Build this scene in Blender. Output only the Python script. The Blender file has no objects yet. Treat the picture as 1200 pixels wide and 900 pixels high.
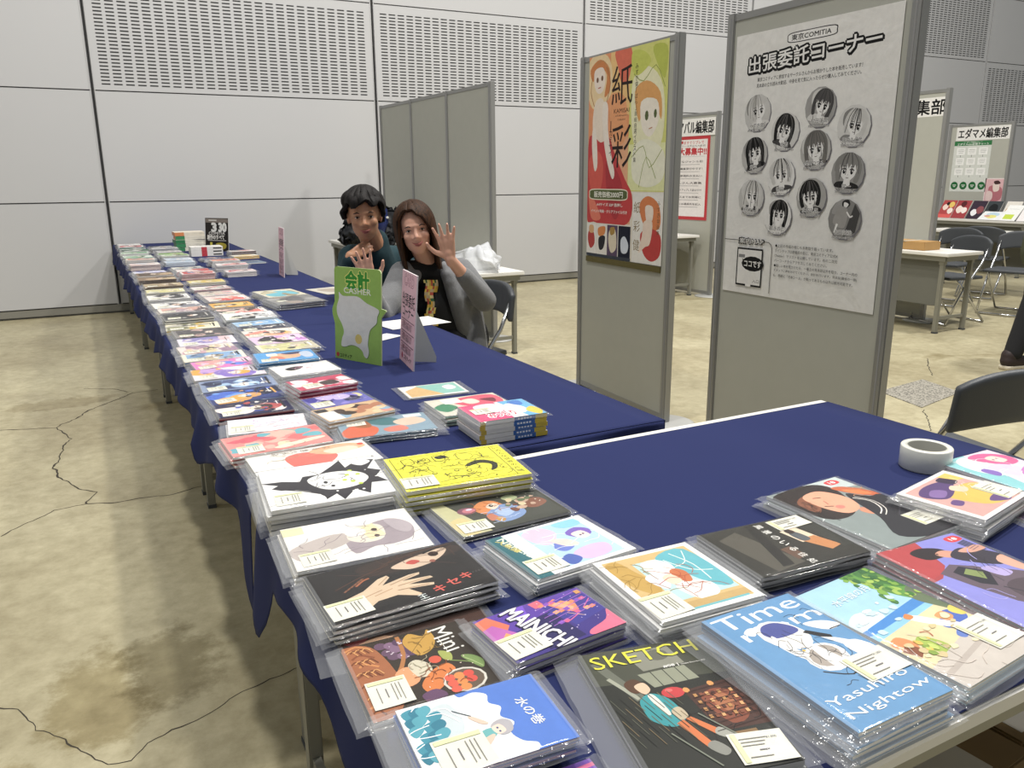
import bpy, bmesh, math, random
from mathutils import Vector, Matrix, geometry, noise
PI = math.pi
R = math.radians
random.seed(7)
SC = bpy.context.scene
COL = SC.collection

# ------------------------------------------------------------------ camera
CF, CYAW, CPITCH, CROLL, CH = 938.0, 0.4829, 0.2520, -0.0071, 1.35
def cam_axes():
    cy, sy, cp, sp = math.cos(CYAW), math.sin(CYAW), math.cos(CPITCH), math.sin(CPITCH)
    f = Vector((sy*cp, cy*cp, -sp)); r = Vector((cy, -sy, 0)); u = r.cross(f)
    cr, sr = math.cos(CROLL), math.sin(CROLL)
    return cr*r + sr*u, -sr*r + cr*u, f
AX_R, AX_U, AX_F = cam_axes()
EYE = Vector((0, 0, CH))
cd = bpy.data.cameras.new('camera'); cam = bpy.data.objects.new('camera', cd); COL.objects.link(cam)
cd.sensor_width = 36; cd.lens = CF/1200*36; cd.clip_start = 0.05; cd.clip_end = 200
m = Matrix((AX_R, AX_U, -AX_F)).transposed().to_4x4(); m.translation = EYE
cam.matrix_world = m
SC.camera = cam
# measuring helpers: where a line of sight meets a plane of the place
def sight(x, y): return AX_F + AX_R*((x-600)/CF) - AX_U*((y-450)/CF)
def at(x, y, z):
    d = sight(x, y); return EYE + d*((z-CH)/d.z)
def at_x(x, y, X):
    d = sight(x, y); return EYE + d*(X/d.x)
def at_y(x, y, Y):
    d = sight(x, y); return EYE + d*(Y/d.y)

# ------------------------------------------------------------------ world, lamps, exposure
w = bpy.data.worlds.new('hall_air'); SC.world = w; w.use_nodes = True
bg = w.node_tree.nodes['Background']; bg.inputs[0].default_value = (0.93, 0.97, 1.0, 1); bg.inputs[1].default_value = 0.30
SC.view_settings.view_transform = 'Standard'; SC.view_settings.look = 'None'
SC.view_settings.gamma = 1; SC.view_settings.exposure = 0.0; SC.view_settings.use_curve_mapping = False
SC.cycles.transparent_max_bounces = 40
SC.cycles.max_bounces = 8
def lamp(name, loc, target, size, watts, col=(1, 0.97, 0.92)):
    l = bpy.data.lights.new(name, 'AREA'); l.shape = 'DISK'; l.size = size; l.energy = watts; l.color = col
    o = bpy.data.objects.new(name, l); COL.objects.link(o); o.location = loc
    o.rotation_euler = (Vector(target)-Vector(loc)).to_track_quat('-Z', 'Y').to_euler()
    o['label'] = 'high bay hall lamp'; o['category'] = 'lamp'
    return o
lamp('hall_lamp', (3.6, 3.2, 9.0), (3.0, 3.2, 0), 0.45, 430)
lamp('hall_lamp', (8.2, 2.4, 9.0), (5.0, 4.0, 0), 0.5, 400)
lamp('hall_lamp', (-0.2, 2.8, 9.0), (0.5, 3.5, 0), 0.5, 320)
lamp('hall_lamp', (-4.5, 5.0, 9.0), (0.0, 5.0, 0), 1.0, 90)
lamp('hall_lamp', (2.2, 0.8, 9.0), (2.2, 4.0, 0.5), 0.6, 260)
lamp('hall_lamp', (9.0, 7.0, 9.0), (9.0, 6.0, 0), 0.9, 190)

# ------------------------------------------------------------------ colour and materials
def lin(h):
    h = h.lstrip('#'); out = []
    for i in (0, 2, 4):
        c = int(h[i:i+2], 16)/255
        out.append(c/12.92 if c <= 0.04045 else ((c+0.055)/1.055)**2.4)
    return (*out, 1.0)
def mat(name, hexc, rough=0.5, metal=0.0, bump=0, bscale=60, mottle=0, mscale=4, spec=0.5, sheen=0, coat=0):
    M = bpy.data.materials.new(name); M.use_nodes = True
    nt = M.node_tree; b = nt.nodes['Principled BSDF']
    b.inputs['Base Color'].default_value = lin(hexc); b.inputs['Roughness'].default_value = rough
    b.inputs['Metallic'].default_value = metal; b.inputs['Specular IOR Level'].default_value = spec
    if sheen: b.inputs['Sheen Weight'].default_value = sheen
    if coat: b.inputs['Coat Weight'].default_value = coat
    tc = nt.nodes.new('ShaderNodeTexCoord')
    if bump:
        n = nt.nodes.new('ShaderNodeTexNoise'); n.inputs['Scale'].default_value = bscale; n.inputs['Detail'].default_value = 4
        bp = nt.nodes.new('ShaderNodeBump'); bp.inputs['Strength'].default_value = bump; bp.inputs['Distance'].default_value = 0.01
        nt.links.new(tc.outputs['Object'], n.inputs['Vector']); nt.links.new(n.outputs['Fac'], bp.inputs['Height'])
        nt.links.new(bp.outputs['Normal'], b.inputs['Normal'])
    if mottle:
        n = nt.nodes.new('ShaderNodeTexNoise'); n.inputs['Scale'].default_value = mscale; n.inputs['Detail'].default_value = 6
        mx = nt.nodes.new('ShaderNodeMix'); mx.data_type = 'RGBA'
        c = lin(hexc); mx.inputs[6].default_value = tuple(v*(1-mottle) for v in c[:3])+(1,); mx.inputs[7].default_value = tuple(min(1, v*(1+mottle)) for v in c[:3])+(1,)
        nt.links.new(tc.outputs['Object'], n.inputs['Vector']); nt.links.new(n.outputs['Fac'], mx.inputs[0]); nt.links.new(mx.outputs[2], b.inputs['Base Color'])
    return M
def print_mat(name, rough, crumple=0):
    M = bpy.data.materials.new(name); M.use_nodes = True; nt = M.node_tree; b = nt.nodes['Principled BSDF']
    a = nt.nodes.new('ShaderNodeAttribute'); a.attribute_name = 'ink'
    n = nt.nodes.new('ShaderNodeTexNoise'); n.inputs['Scale'].default_value = 34; n.inputs['Detail'].default_value = 6; n.inputs['Roughness'].default_value = .65
    hv = nt.nodes.new('ShaderNodeHueSaturation'); hv.inputs['Saturation'].default_value = 0.93
    mr = nt.nodes.new('ShaderNodeMapRange'); mr.inputs['To Min'].default_value = 0.74; mr.inputs['To Max'].default_value = 0.98
    tc = nt.nodes.new('ShaderNodeTexCoord')
    nt.links.new(tc.outputs['Object'], n.inputs['Vector']); nt.links.new(n.outputs['Fac'], mr.inputs['Value'])
    nt.links.new(mr.outputs['Result'], hv.inputs['Value']); nt.links.new(a.outputs['Color'], hv.inputs['Color'])
    nt.links.new(hv.outputs['Color'], b.inputs['Base Color'])
    b.inputs['Roughness'].default_value = rough; b.inputs['Specular IOR Level'].default_value = 0.22
    if crumple:
        n2 = nt.nodes.new('ShaderNodeTexNoise'); n2.inputs['Scale'].default_value = 5; n2.inputs['Detail'].default_value = 4; n2.inputs['Distortion'].default_value = 1.5
        bp = nt.nodes.new('ShaderNodeBump'); bp.inputs['Strength'].default_value = crumple; bp.inputs['Distance'].default_value = 0.02
        nt.links.new(tc.outputs['Object'], n2.inputs['Vector']); nt.links.new(n2.outputs['Fac'], bp.inputs['Height']); nt.links.new(bp.outputs['Normal'], b.inputs['Normal'])
    return M
def film_mat(name, milk, tint, glossr, bump, refl=.55):
    M = bpy.data.materials.new(name); M.use_nodes = True; nt = M.node_tree; nt.nodes.remove(nt.nodes['Principled BSDF'])
    out = nt.nodes['Material Output']
    tr = nt.nodes.new('ShaderNodeBsdfTransparent'); tr.inputs[0].default_value = (tint, tint, tint, 1)
    df = nt.nodes.new('ShaderNodeBsdfDiffuse'); df.inputs[0].default_value = (0.9, 0.92, 0.95, 1)
    gl = nt.nodes.new('ShaderNodeBsdfGlossy'); gl.inputs['Roughness'].default_value = glossr
    m1 = nt.nodes.new('ShaderNodeMixShader'); m1.inputs[0].default_value = milk
    m2 = nt.nodes.new('ShaderNodeMixShader')
    lw = nt.nodes.new('ShaderNodeLayerWeight'); lw.inputs['Blend'].default_value = 0.32
    mul = nt.nodes.new('ShaderNodeMath'); mul.operation = 'MULTIPLY'; mul.inputs[1].default_value = refl
    tc = nt.nodes.new('ShaderNodeTexCoord'); n = nt.nodes.new('ShaderNodeTexNoise'); n.inputs['Scale'].default_value = 55; n.inputs['Detail'].default_value = 3
    bp = nt.nodes.new('ShaderNodeBump'); bp.inputs['Strength'].default_value = bump; bp.inputs['Distance'].default_value = 0.004
    L = nt.links.new
    L(tc.outputs['Object'], n.inputs['Vector']); L(n.outputs['Fac'], bp.inputs['Height']); L(bp.outputs['Normal'], gl.inputs['Normal'])
    L(lw.outputs['Fresnel'], mul.inputs[0]); L(mul.outputs[0], m2.inputs[0])
    L(tr.outputs[0], m1.inputs[1]); L(df.outputs[0], m1.inputs[2]); L(m1.outputs[0], m2.inputs[1]); L(gl.outputs[0], m2.inputs[2]); L(m2.outputs[0], out.inputs['Surface'])
    return M
M_PRINT = print_mat('printed_paper', 0.42)
M_POSTER = print_mat('poster_paper', 0.55, .18)
M_FILM = film_mat('clear_film', 0.015, 0.985, 0.10, 0.10, .30)
M_FLAP = film_mat('crinkled_film', 0.10, 0.965, 0.10, 0.7)
M_BAGFILM = film_mat('bag_film', 0.45, 0.95, 0.3, 0.8)
M_PAPER = mat('page_paper', 'e6e3dc', 0.8, mottle=0.05, mscale=40)
M_PANEL = mat('partition_board', 'acaca2', 0.75, mottle=0.04, mscale=12)
M_ALU = mat('brushed_aluminium', '9a9a98', 0.42, 0.6, bump=0.03, bscale=200)
M_CHROME = mat('chrome_tube', 'c9c9c9', 0.18, 1.0)
M_TABLELEG = mat('grey_steel', '8b8a80', 0.45, 0.35, bump=0.02)
M_TOP = mat('white_laminate', 'dedcd6', 0.4, mottle=0.02)
M_MODESTY = mat('modesty_board', '6a6a62', 0.7, mottle=0.05)
M_DARKGREY = mat('dark_grey_vinyl', '43464a', 0.5, bump=0.08, bscale=300)
M_DISC = mat('painted_disc', 'b4b4b0', 0.4, 0.2, mottle=0.03)
M_CARTON = mat('corrugated_card', 'b08a56', 0.85, mottle=0.08, mscale=10)
M_TAPE = mat('clear_tape_roll', 'dcdcd2', 0.35, mottle=0.03, coat=0.3)

# ------------------------------------------------------------------ mesh builder
class MB:
    def __init__(s): s.v = []; s.f = []; s.c = []; s.m = []; s.sm = []
    def add(s, vs, fs, col=None, mi=0, M=None, smooth=False):
        k = len(s.v)
        s.v += [tuple(M @ Vector(v)) if M else tuple(v) for v in vs]
        for f in fs: s.f.append(tuple(i+k for i in f)); s.c.append(col); s.m.append(mi); s.sm.append(smooth)
    def box(s, lo, hi, col=None, mi=0, M=None, bev=0.0):
        x0, y0, z0 = lo; x1, y1, z1 = hi
        if bev <= 0:
            s.add([(x0,y0,z0),(x1,y0,z0),(x1,y1,z0),(x0,y1,z0),(x0,y0,z1),(x1,y0,z1),(x1,y1,z1),(x0,y1,z1)],
                  [(0,3,2,1),(4,5,6,7),(0,1,5,4),(1,2,6,5),(2,3,7,6),(3,0,4,7)], col, mi, M); return
        b = bmesh.new(); bmesh.ops.create_cube(b, size=1)
        bmesh.ops.scale(b, vec=(x1-x0, y1-y0, z1-z0), verts=b.verts); bmesh.ops.translate(b, vec=((x0+x1)/2, (y0+y1)/2, (z0+z1)/2), verts=b.verts)
        bmesh.ops.bevel(b, geom=b.edges[:], offset=bev, segments=2, affect='EDGES')
        s.bm(b, col, mi, M)
    def bm(s, b, col=None, mi=0, M=None, smooth=False):
        b.verts.ensure_lookup_table(); b.verts.index_update()
        s.add([v.co[:] for v in b.verts], [[v.index for v in f.verts] for f in b.faces], col, mi, M, smooth); b.free()
    def tube(s, pts, r, seg=8, col=None, mi=0, caps=True, closed=False):
        P = [Vector(p) for p in pts]; n = len(P); rs = r if isinstance(r, (list, tuple)) else [r]*n
        vs = []; fs = []; up = None
        for i in range(n):
            if closed: t = (P[(i+1) % n]-P[i-1])
            else: t = P[min(i+1, n-1)]-P[max(i-1, 0)]
            t.normalize()
            if up is None: up = t.orthogonal().normalized()
            up = (up - t*up.dot(t)); up = up.normalized() if up.length > 1e-6 else t.orthogonal().normalized()
            q = t.cross(up)
            for j in range(seg):
                a = 2*PI*j/seg; vs.append(P[i]+(up*math.cos(a)+q*math.sin(a))*rs[i])
        for i in range(n if closed else n-1):
            i2 = (i+1) % n
            for j in range(seg): fs.append((i*seg+j, i*seg+(j+1) % seg, i2*seg+(j+1) % seg, i2*seg+j))
        if caps and not closed: fs.append(tuple(range(seg))[::-1]); fs.append(tuple((n-1)*seg+j for j in range(seg)))
        s.add(vs, fs, col, mi, smooth=True)
    def lathe(s, prof, c=(0,0,0), seg=24, col=None, mi=0, M=None):
        vs = []; fs = []; n = len(prof)
        for r, z in prof:
            for j in range(seg):
                a = 2*PI*j/seg; vs.append((c[0]+r*math.cos(a), c[1]+r*math.sin(a), c[2]+z))
        for i in range(n-1):
            for j in range(seg): fs.append((i*seg+j, i*seg+(j+1) % seg, (i+1)*seg+(j+1) % seg, (i+1)*seg+j))
        if prof[0][0] > 1e-5: fs.append(tuple(range(seg))[::-1])
        if prof[-1][0] > 1e-5: fs.append(tuple((n-1)*seg+j for j in range(seg)))
        s.add(vs, fs, col, mi, M, True)
    def grid(s, fn, nu, nv, col=None, mi=0, smooth=True):
        vs = [fn(i/nu, j/nv) for j in range(nv+1) for i in range(nu+1)]
        s.add(vs, [(j*(nu+1)+i, j*(nu+1)+i+1, (j+1)*(nu+1)+i+1, (j+1)*(nu+1)+i) for j in range(nv) for i in range(nu)], col, mi, smooth=smooth)
    def mesh(s, name, mats):
        me = bpy.data.meshes.new(name); me.from_pydata(s.v, [], s.f)
        for M_ in (mats if isinstance(mats, (list, tuple)) else [mats]): me.materials.append(M_)
        me.polygons.foreach_set('material_index', s.m); me.polygons.foreach_set('use_smooth', s.sm)
        if any(c is not None for c in s.c):
            at_ = me.color_attributes.new('ink', 'FLOAT_COLOR', 'CORNER'); buf = []
            for p, c in zip(s.f, s.c):
                c4 = COLS(c or 'ffffff'); buf += list(c4)*len(p)
            at_.data.foreach_set('color', buf)
        me.validate(); me.update(); return me
    def build(s, name, mats, parent=None, loc=None):
        return link(name, s.mesh(name, mats), parent, loc)
_cc = {}
def COLS(h):
    if h not in _cc: _cc[h] = lin(h)
    return _cc[h]
def link(name, data, parent=None, loc=None, rz=0.0):
    o = bpy.data.objects.new(name, data); COL.objects.link(o)
    if parent: o.parent = parent
    if loc is not None: o.location = loc
    if rz: o.rotation_euler = (0, 0, rz)
    return o
def tag(o, label=None, cat=None, group=None, kind=None):
    if label: o['label'] = label
    if cat: o['category'] = cat
    if group: o['group'] = group
    if kind: o['kind'] = kind
    return o
def thing(name, loc, label, cat, rz=0, group=None): return tag(link(name, None, None, loc, rz), label, cat, group)
def copy_tree(o, parent=None):
    c = o.copy(); COL.objects.link(c); c.parent = parent
    for ch in list(o.children): copy_tree(ch, c)
    return c
def bevel(o, width=0.003, seg=2):
    b = o.modifiers.new('bevel', 'BEVEL'); b.width = width; b.segments = seg; b.limit_method = 'ANGLE'; return o

# ------------------------------------------------------------------ flat printed artwork (ink shapes on paper)
_tx = {}
def text_tris(body, bold=0.0):
    k = (body, bold)
    if k in _tx: return _tx[k]
    c = bpy.data.curves.new('lettering', 'FONT'); c.body = body; c.resolution_u = 2; c.align_x = 'CENTER'
    o = bpy.data.objects.new('lettering', c); COL.objects.link(o)
    dg = bpy.context.evaluated_depsgraph_get(); dg.update()
    me = o.evaluated_get(dg).to_mesh(); me.calc_loop_triangles()
    V = [(v.co.x, v.co.y) for v in me.vertices]
    T = [[V[i] for i in t.vertices] for t in me.loop_triangles]
    bpy.data.objects.remove(o); bpy.data.curves.remove(c)
    if not T: T = [[(0,0),(.01,0),(0,.01)]]
    xs = [p[0] for t in T for p in t]; ys = [p[1] for t in T for p in t]
    _tx[k] = (T, min(xs), max(xs), min(ys), max(ys)); return _tx[k]
def smooth_loop(P, n=4, closed=True):
    out = []; m_ = len(P)
    rng = range(m_) if closed else range(m_-1)
    for i in rng:
        if closed: a, b, c, d = P[i-1], P[i], P[(i+1) % m_], P[(i+2) % m_]
        else: a, b, c, d = P[max(i-1, 0)], P[i], P[i+1], P[min(i+2, m_-1)]
        for k in range(n):
            t = k/n
            out.append(tuple(0.5*((2*b[q])+(-a[q]+c[q])*t+(2*a[q]-5*b[q]+4*c[q]-d[q])*t*t+(-a[q]+3*b[q]-3*c[q]+d[q])*t**3) for q in (0, 1)))
    if not closed: out.append(tuple(P[-1]))
    return out
def clip_tri(tri, hx, hy):
    P = tri
    for ax, lim, sg in ((0, hx, 1), (0, -hx, -1), (1, hy, 1), (1, -hy, -1)):
        Q = []
        for i in range(len(P)):
            a, b = P[i-1], P[i]; da, db = sg*(lim-a[ax]), sg*(lim-b[ax])
            if (da >= 0) != (db >= 0):
                t = da/(da-db); Q.append((a[0]+(b[0]-a[0])*t, a[1]+(b[1]-a[1])*t))
            if db >= 0: Q.append(b)
        P = Q
        if len(P) < 3: return None
    return P
STEP = 1e-5
def around(b):
    if b <= 0: return [(0, 0)]
    n = 4 if b < .0012 else 8
    return [(b*math.cos(2*PI*(i+.5)/n), b*math.sin(2*PI*(i+.5)/n)) for i in range(n)]
def art(mb, w, d, z, items, mi=0, cx=0.0, cy=0.0):
    """items in (s,t): s 0..1 to the right, t 0..1 downwards; lengths are fractions of w"""
    hx, hy = w/2, d/2
    def put(tris, col, zz):
        for t in tris:
            p = clip_tri(t, hx, hy)
            if not p: continue
            ar = sum(p[i-1][0]*p[i][1]-p[i][0]*p[i-1][1] for i in range(len(p)))
            if abs(ar) < 1e-10: continue
            if ar < 0: p = p[::-1]
            mb.add([(cx+q[0], cy+q[1], zz) for q in p], [tuple(range(len(p)))], col, mi)
    def pt(s, t): return ((s-.5)*w, (.5-t)*d)
    def fill(P, col, zz):
        tr = geometry.tessellate_polygon([[Vector((p[0], p[1], 0)) for p in P]])
        put([[P[i] for i in t] for t in tr], col, zz)
    zz = z
    for k, it in enumerate(items):
        zz += STEP; ty, col = it[0], it[1]
        if ty == 'p': fill([pt(*q) for q in it[2]], col, zz)
        elif ty == 'r': a, b, c, e = it[2:6]; fill([pt(a,b), pt(c,b), pt(c,e), pt(a,e)], col, zz)
        elif ty == 'b': fill(smooth_loop([pt(*q) for q in it[2]]), col, zz)
        elif ty == 'e':
            cx_, cy_, rx, ry = it[2:6]; a0 = R(it[6]) if len(it) > 6 else 0; c0 = pt(cx_, cy_); n = 14 if rx > .04 else 8
            fill([(c0[0]+w*(rx*math.cos(a)*math.cos(a0)-ry*math.sin(a)*math.sin(a0)), c0[1]+w*(rx*math.cos(a)*math.sin(a0)+ry*math.sin(a)*math.cos(a0))) for a in [2*PI*i/n for i in range(n)]], col, zz)
        elif ty == 'l':
            wd = it[2]*w/2; P = [pt(*q) for q in it[3]]
            if len(P) > 2: P = smooth_loop(P, 3, False)
            n = len(P); A = []; B = []
            for i in range(n):
                a, b = P[max(i-1, 0)], P[min(i+1, n-1)]; dx, dy = b[0]-a[0], b[1]-a[1]; l = math.hypot(dx, dy) or 1
                A.append((P[i][0]-dy/l*wd, P[i][1]+dx/l*wd)); B.append((P[i][0]+dy/l*wd, P[i][1]-dx/l*wd))
            tr = []
            for i in range(n-1): tr += [[A[i], B[i], B[i+1]], [A[i], B[i+1], A[i+1]]]
            put(tr, col, zz)
        elif ty == 't':   # ('t', col, text, s, t, L, H, rot, bold)
            body, s_, t_, L, H = it[2:7]; rot = R(it[7]) if len(it) > 7 else 0; bold = it[8] if len(it) > 8 else 0
            T, x0, x1, y0, y1 = text_tris(body); c0 = pt(s_, t_)
            bw, bh = max(x1-x0, 1e-3), max(y1-y0, 1e-3)
            if L is None: fy = H*w/bh; fx = fy
            elif H is None: fx = L*w/bw; fy = fx
            else: fx, fy = L*w/bw, H*w/bh
            mx, my = (x0+x1)/2, (y0+y1)/2; cr, sr = math.cos(rot), math.sin(rot)
            for ox, oy in around(bold*fy*.8):
                zz += 2e-6
                put([[(c0[0]+ox+(p[0]-mx)*fx*cr-(p[1]-my)*fy*sr, c0[1]+oy+(p[0]-mx)*fx*sr+(p[1]-my)*fy*cr) for p in t] for t in T], col, zz)
        elif ty == 'v':   # vertical writing, one glyph below another: ('v', col, text, s, t0, t1, glyph_w, bold)
            body, s_, t0, t1, gw = it[2:7]; bold = it[7] if len(it) > 7 else 0; n = len(body)
            for i, ch in enumerate(body):
                T, x0, x1, y0, y1 = text_tris(ch); tt = t0+(t1-t0)*(i+.5)/n; c0 = pt(s_, tt)
                gh = (t1-t0)*d/n*0.86; f = min(gw*w/max(x1-x0, .3), gh/max(y1-y0, .3)); mx, my = (x0+x1)/2, (y0+y1)/2
                rr = ch in 'ー（）()'
                put([[((c0[0]+(p[0]-mx)*f, c0[1]+(p[1]-my)*f) if not rr else (c0[0]+(p[1]-my)*f, c0[1]-(p[0]-mx)*f)) for p in t] for t in T], col, zz)
    return zz+STEP
# ------------------------------------------------------------------ the hall
WY = 9.35; ZT = 0.71
def floor_mat():
    M = bpy.data.materials.new('worn_concrete'); M.use_nodes = True; nt = M.node_tree; b = nt.nodes['Principled BSDF']; L = nt.links.new
    tc = nt.nodes.new('ShaderNodeTexCoord')
    def nz(scale, det, rough=.55, dist=0.0):
        n = nt.nodes.new('ShaderNodeTexNoise'); n.inputs['Scale'].default_value = scale; n.inputs['Detail'].default_value = det
        n.inputs['Roughness'].default_value = rough; n.inputs['Distortion'].default_value = dist; L(tc.outputs['Object'], n.inputs['Vector']); return n
    def ramp(n, p0, c0, p1, c1):
        r = nt.nodes.new('ShaderNodeValToRGB'); r.color_ramp.elements[0].position = p0; r.color_ramp.elements[0].color = lin(c0)
        r.color_ramp.elements[1].position = p1; r.color_ramp.elements[1].color = lin(c1); L(n.outputs['Fac'], r.inputs[0]); return r
    big = ramp(nz(1.1, 7, .6, .4), .34, 'a89e80', .66, 'c6be9f')
    fine = ramp(nz(14, 8, .7), .3, 'c9c6bc', .7, 'ffffff')
    stain = ramp(nz(.8, 4, .6, 1.2), .60, 'ffffff', .72, 'c4bba6')
    m1 = nt.nodes.new('ShaderNodeMix'); m1.data_type = 'RGBA'; m1.blend_type = 'MULTIPLY'; m1.inputs[0].default_value = .8
    m2 = nt.nodes.new('ShaderNodeMix'); m2.data_type = 'RGBA'; m2.blend_type = 'MULTIPLY'; m2.inputs[0].default_value = .8
    L(big.outputs[0], m1.inputs[6]); L(fine.outputs[0], m1.inputs[7]); L(m1.outputs[2], m2.inputs[6]); L(stain.outputs[0], m2.inputs[7]); 
    # an old damp stain with a ragged rim, and a fainter one nearer the tables
    prev = m2.outputs[2]
    for cx_, cy_, rx_, ry_, tone in ((-.12, 2.18, .12, .22, '9f9780'), (.06, 2.26, .12, .2, '94907f'), (-.38, 1.8, .14, .2, 'a89e80'), (-.25, 5.6, .3, .12, 'b0a896')):
        sp = nt.nodes.new('ShaderNodeMapping'); sp.vector_type = 'TEXTURE'; sp.inputs['Location'].default_value = (cx_, cy_, -.06); sp.inputs['Scale'].default_value = (rx_, ry_, 1)
        ln_ = nt.nodes.new('ShaderNodeVectorMath'); ln_.operation = 'LENGTH'; L(tc.outputs['Object'], sp.inputs['Vector']); L(sp.outputs[0], ln_.inputs[0])
        ad = nt.nodes.new('ShaderNodeMath'); ad.operation = 'MULTIPLY_ADD'; ad.inputs[1].default_value = 2.2; L(nz(7, 8, .7).outputs['Fac'], ad.inputs[0]); L(ln_.outputs['Value'], ad.inputs[2])
        mr_ = nt.nodes.new('ShaderNodeMapRange'); mr_.inputs['From Min'].default_value = 2.3; mr_.inputs['From Max'].default_value = 1.9; L(ad.outputs[0], mr_.inputs['Value'])
        mm = nt.nodes.new('ShaderNodeMix'); mm.data_type = 'RGBA'; mm.blend_type = 'MULTIPLY'; mm.inputs[7].default_value = lin({'9f9780':'e2ddcd','94907f':'d6d3c8','a89e80':'e6decb','b0a896':'e0dcd4'}[tone])
        L(mr_.outputs[0], mm.inputs[0]); L(prev, mm.inputs[6]); prev = mm.outputs[2]
    L(prev, b.inputs['Base Color'])
    rg = nt.nodes.new('ShaderNodeMapRange'); rg.inputs['To Min'].default_value = .28; rg.inputs['To Max'].default_value = .55
    L(nz(2.2, 5).outputs['Fac'], rg.inputs['Value']); L(rg.outputs[0], b.inputs['Roughness']); b.inputs['Specular IOR Level'].default_value = .4
    bp = nt.nodes.new('ShaderNodeBump'); bp.inputs['Strength'].default_value = .12; bp.inputs['Distance'].default_value = .01
    L(nz(40, 6).outputs['Fac'], bp.inputs['Height']); L(bp.outputs[0], b.inputs['Normal'])
    return M
fl = MB(); fl.box((-9, -7, -0.12), (20, WY+0.05, 0))
tag(fl.build('floor', floor_mat()), kind='structure')
M_CRACK = mat('crack_dust', '3d3830', 0.95)
M_STAIN = mat('damp_mark', '857a62', 0.5, mottle=.12, mscale=9)
cr = MB()
def crack(pts, wd):
    P = [at(x, y, 0) for x, y in pts]; Q = []
    for a, b in zip(P, P[1:]):
        n = max(2, int((b-a).length/0.018))
        for i in range(n):
            q = a.lerp(b, i/n); nn = noise.noise(q*7)*0.02+noise.noise(q*31)*0.009; d = (b-a).normalized(); Q.append(q+Vector((-d.y, d.x, 0))*nn)
    Q.append(P[-1]); n = len(Q); vs = []
    for i in range(n):
        d = (Q[min(i+1, n-1)]-Q[max(i-1, 0)]).normalized(); wv = wd*(0.35+0.9*abs(noise.noise(Q[i]*13)))
        s_ = Vector((-d.y, d.x, 0))*wv
        vs += [(Q[i]+s_).to_tuple()[:2]+(0.0006,), (Q[i]-s_).to_tuple()[:2]+(0.0006,)]
    cr.add(vs, [(2*i+1, 2*i, 2*i+2, 2*i+3)[::-1] for i in range(n-1)])
k = 3.46
crack([(x/k, 380+y/k) for x, y in [(0,860),(120,805),(220,755),(350,728),(470,722),(600,705),(700,690),(800,660),(880,645)]], .005)
crack([(x/k, 380+y/k) for x, y in [(350,728),(395,680),(340,668),(290,650),(240,620),(215,585),(245,545),(262,510),(250,490),(288,465),(262,445),(230,420),(100,425),(0,430)]], .006)
crack([(x/k, 380+y/k) for x, y in [(230,420),(300,385),(360,350),(450,315),(540,280),(640,265)]], .006)
crack([(x/k, 380+y/k) for x, y in [(520,275),(450,262),(340,262)]], .005)
crack([(x/3, 600+y/3) for x, y in [(0,685),(60,695),(130,765),(230,800),(300,850),(380,885),(450,870),(520,815),(640,760),(740,705),(840,650),(950,590),(1060,545)]], .003)
crack([(1081,480),(1087,492),(1090,505)], .005); crack([(1086,420),(1088,430),(1093,440)], .005)
tag(cr.build('floor_crack', M_CRACK), kind='structure')

M_WALL = mat('painted_wall_panel', 'bebebf', 0.6, mottle=.015, mscale=1.5)
M_GROOVE = mat('panel_gap', '8c8c8c', 0.8)
M_SLOT = mat('acoustic_slot', '2c2c2c', 0.9)
M_PLINTH = mat('wall_plinth', '8a8880', 0.5, .2)
M_EDGE = mat('panel_trim', 'b9b9b9', 0.5)
wl = MB()
wl.box((-9, WY+.04, 0), (20, WY+.2, 6.5), mi=1)
XJ = [0.244-2.87*i for i in range(3, 0, -1)]+[0.244, 3.16, 5.98, 8.82, 11.6, 14.3, 17.2]
ZJ = [0.095, 1.139, 2.219, 3.256, 4.30, 5.4]
PERF = {(3, 2), (4, 2), (5, 3), (7, 3), (8, 2)}
for i in range(len(XJ)-1):
    x0, x1 = XJ[i]+.014, XJ[i+1]-.014
    for j in range(len(ZJ)-1):
        z0, z1 = ZJ[j]+.006, ZJ[j+1]-.006
        wl.box((x0, WY, z0), (x1, WY+.045, z1), mi=0)
        if (i, j) in PERF:
            nc = 25; px_ = (x1-x0-.13)/nc
            rows = int((z1-z0-.09)/.0335)
            for a in range(nc):
                for b in range(rows):
                    sx = x0+.075+a*px_; sz = z0+.05+b*.0335
                    wl.add([(sx, WY-.0008, sz), (sx+.078, WY-.0008, sz), (sx+.078, WY-.0008, sz+.0125), (sx, WY-.0008, sz+.0125)], [(0, 1, 2, 3)], mi=2)
    wl.box((XJ[i]-.005, WY+.015, .09), (XJ[i]+.005, WY+.041, 6.0), mi=2)
    # slim trims at each vertical joint
    for dx in (-.02, .02): wl.box((XJ[i]+dx-.004, WY-.004, .09), (XJ[i]+dx+.004, WY+.02, 6.0), mi=4)
wl.box((-9, WY+.01, .02), (20, WY+.045, .088), mi=3)
tag(wl.build('wall_back', [M_WALL, M_GROOVE, M_SLOT, M_PLINTH, M_EDGE]), kind='structure')

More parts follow.
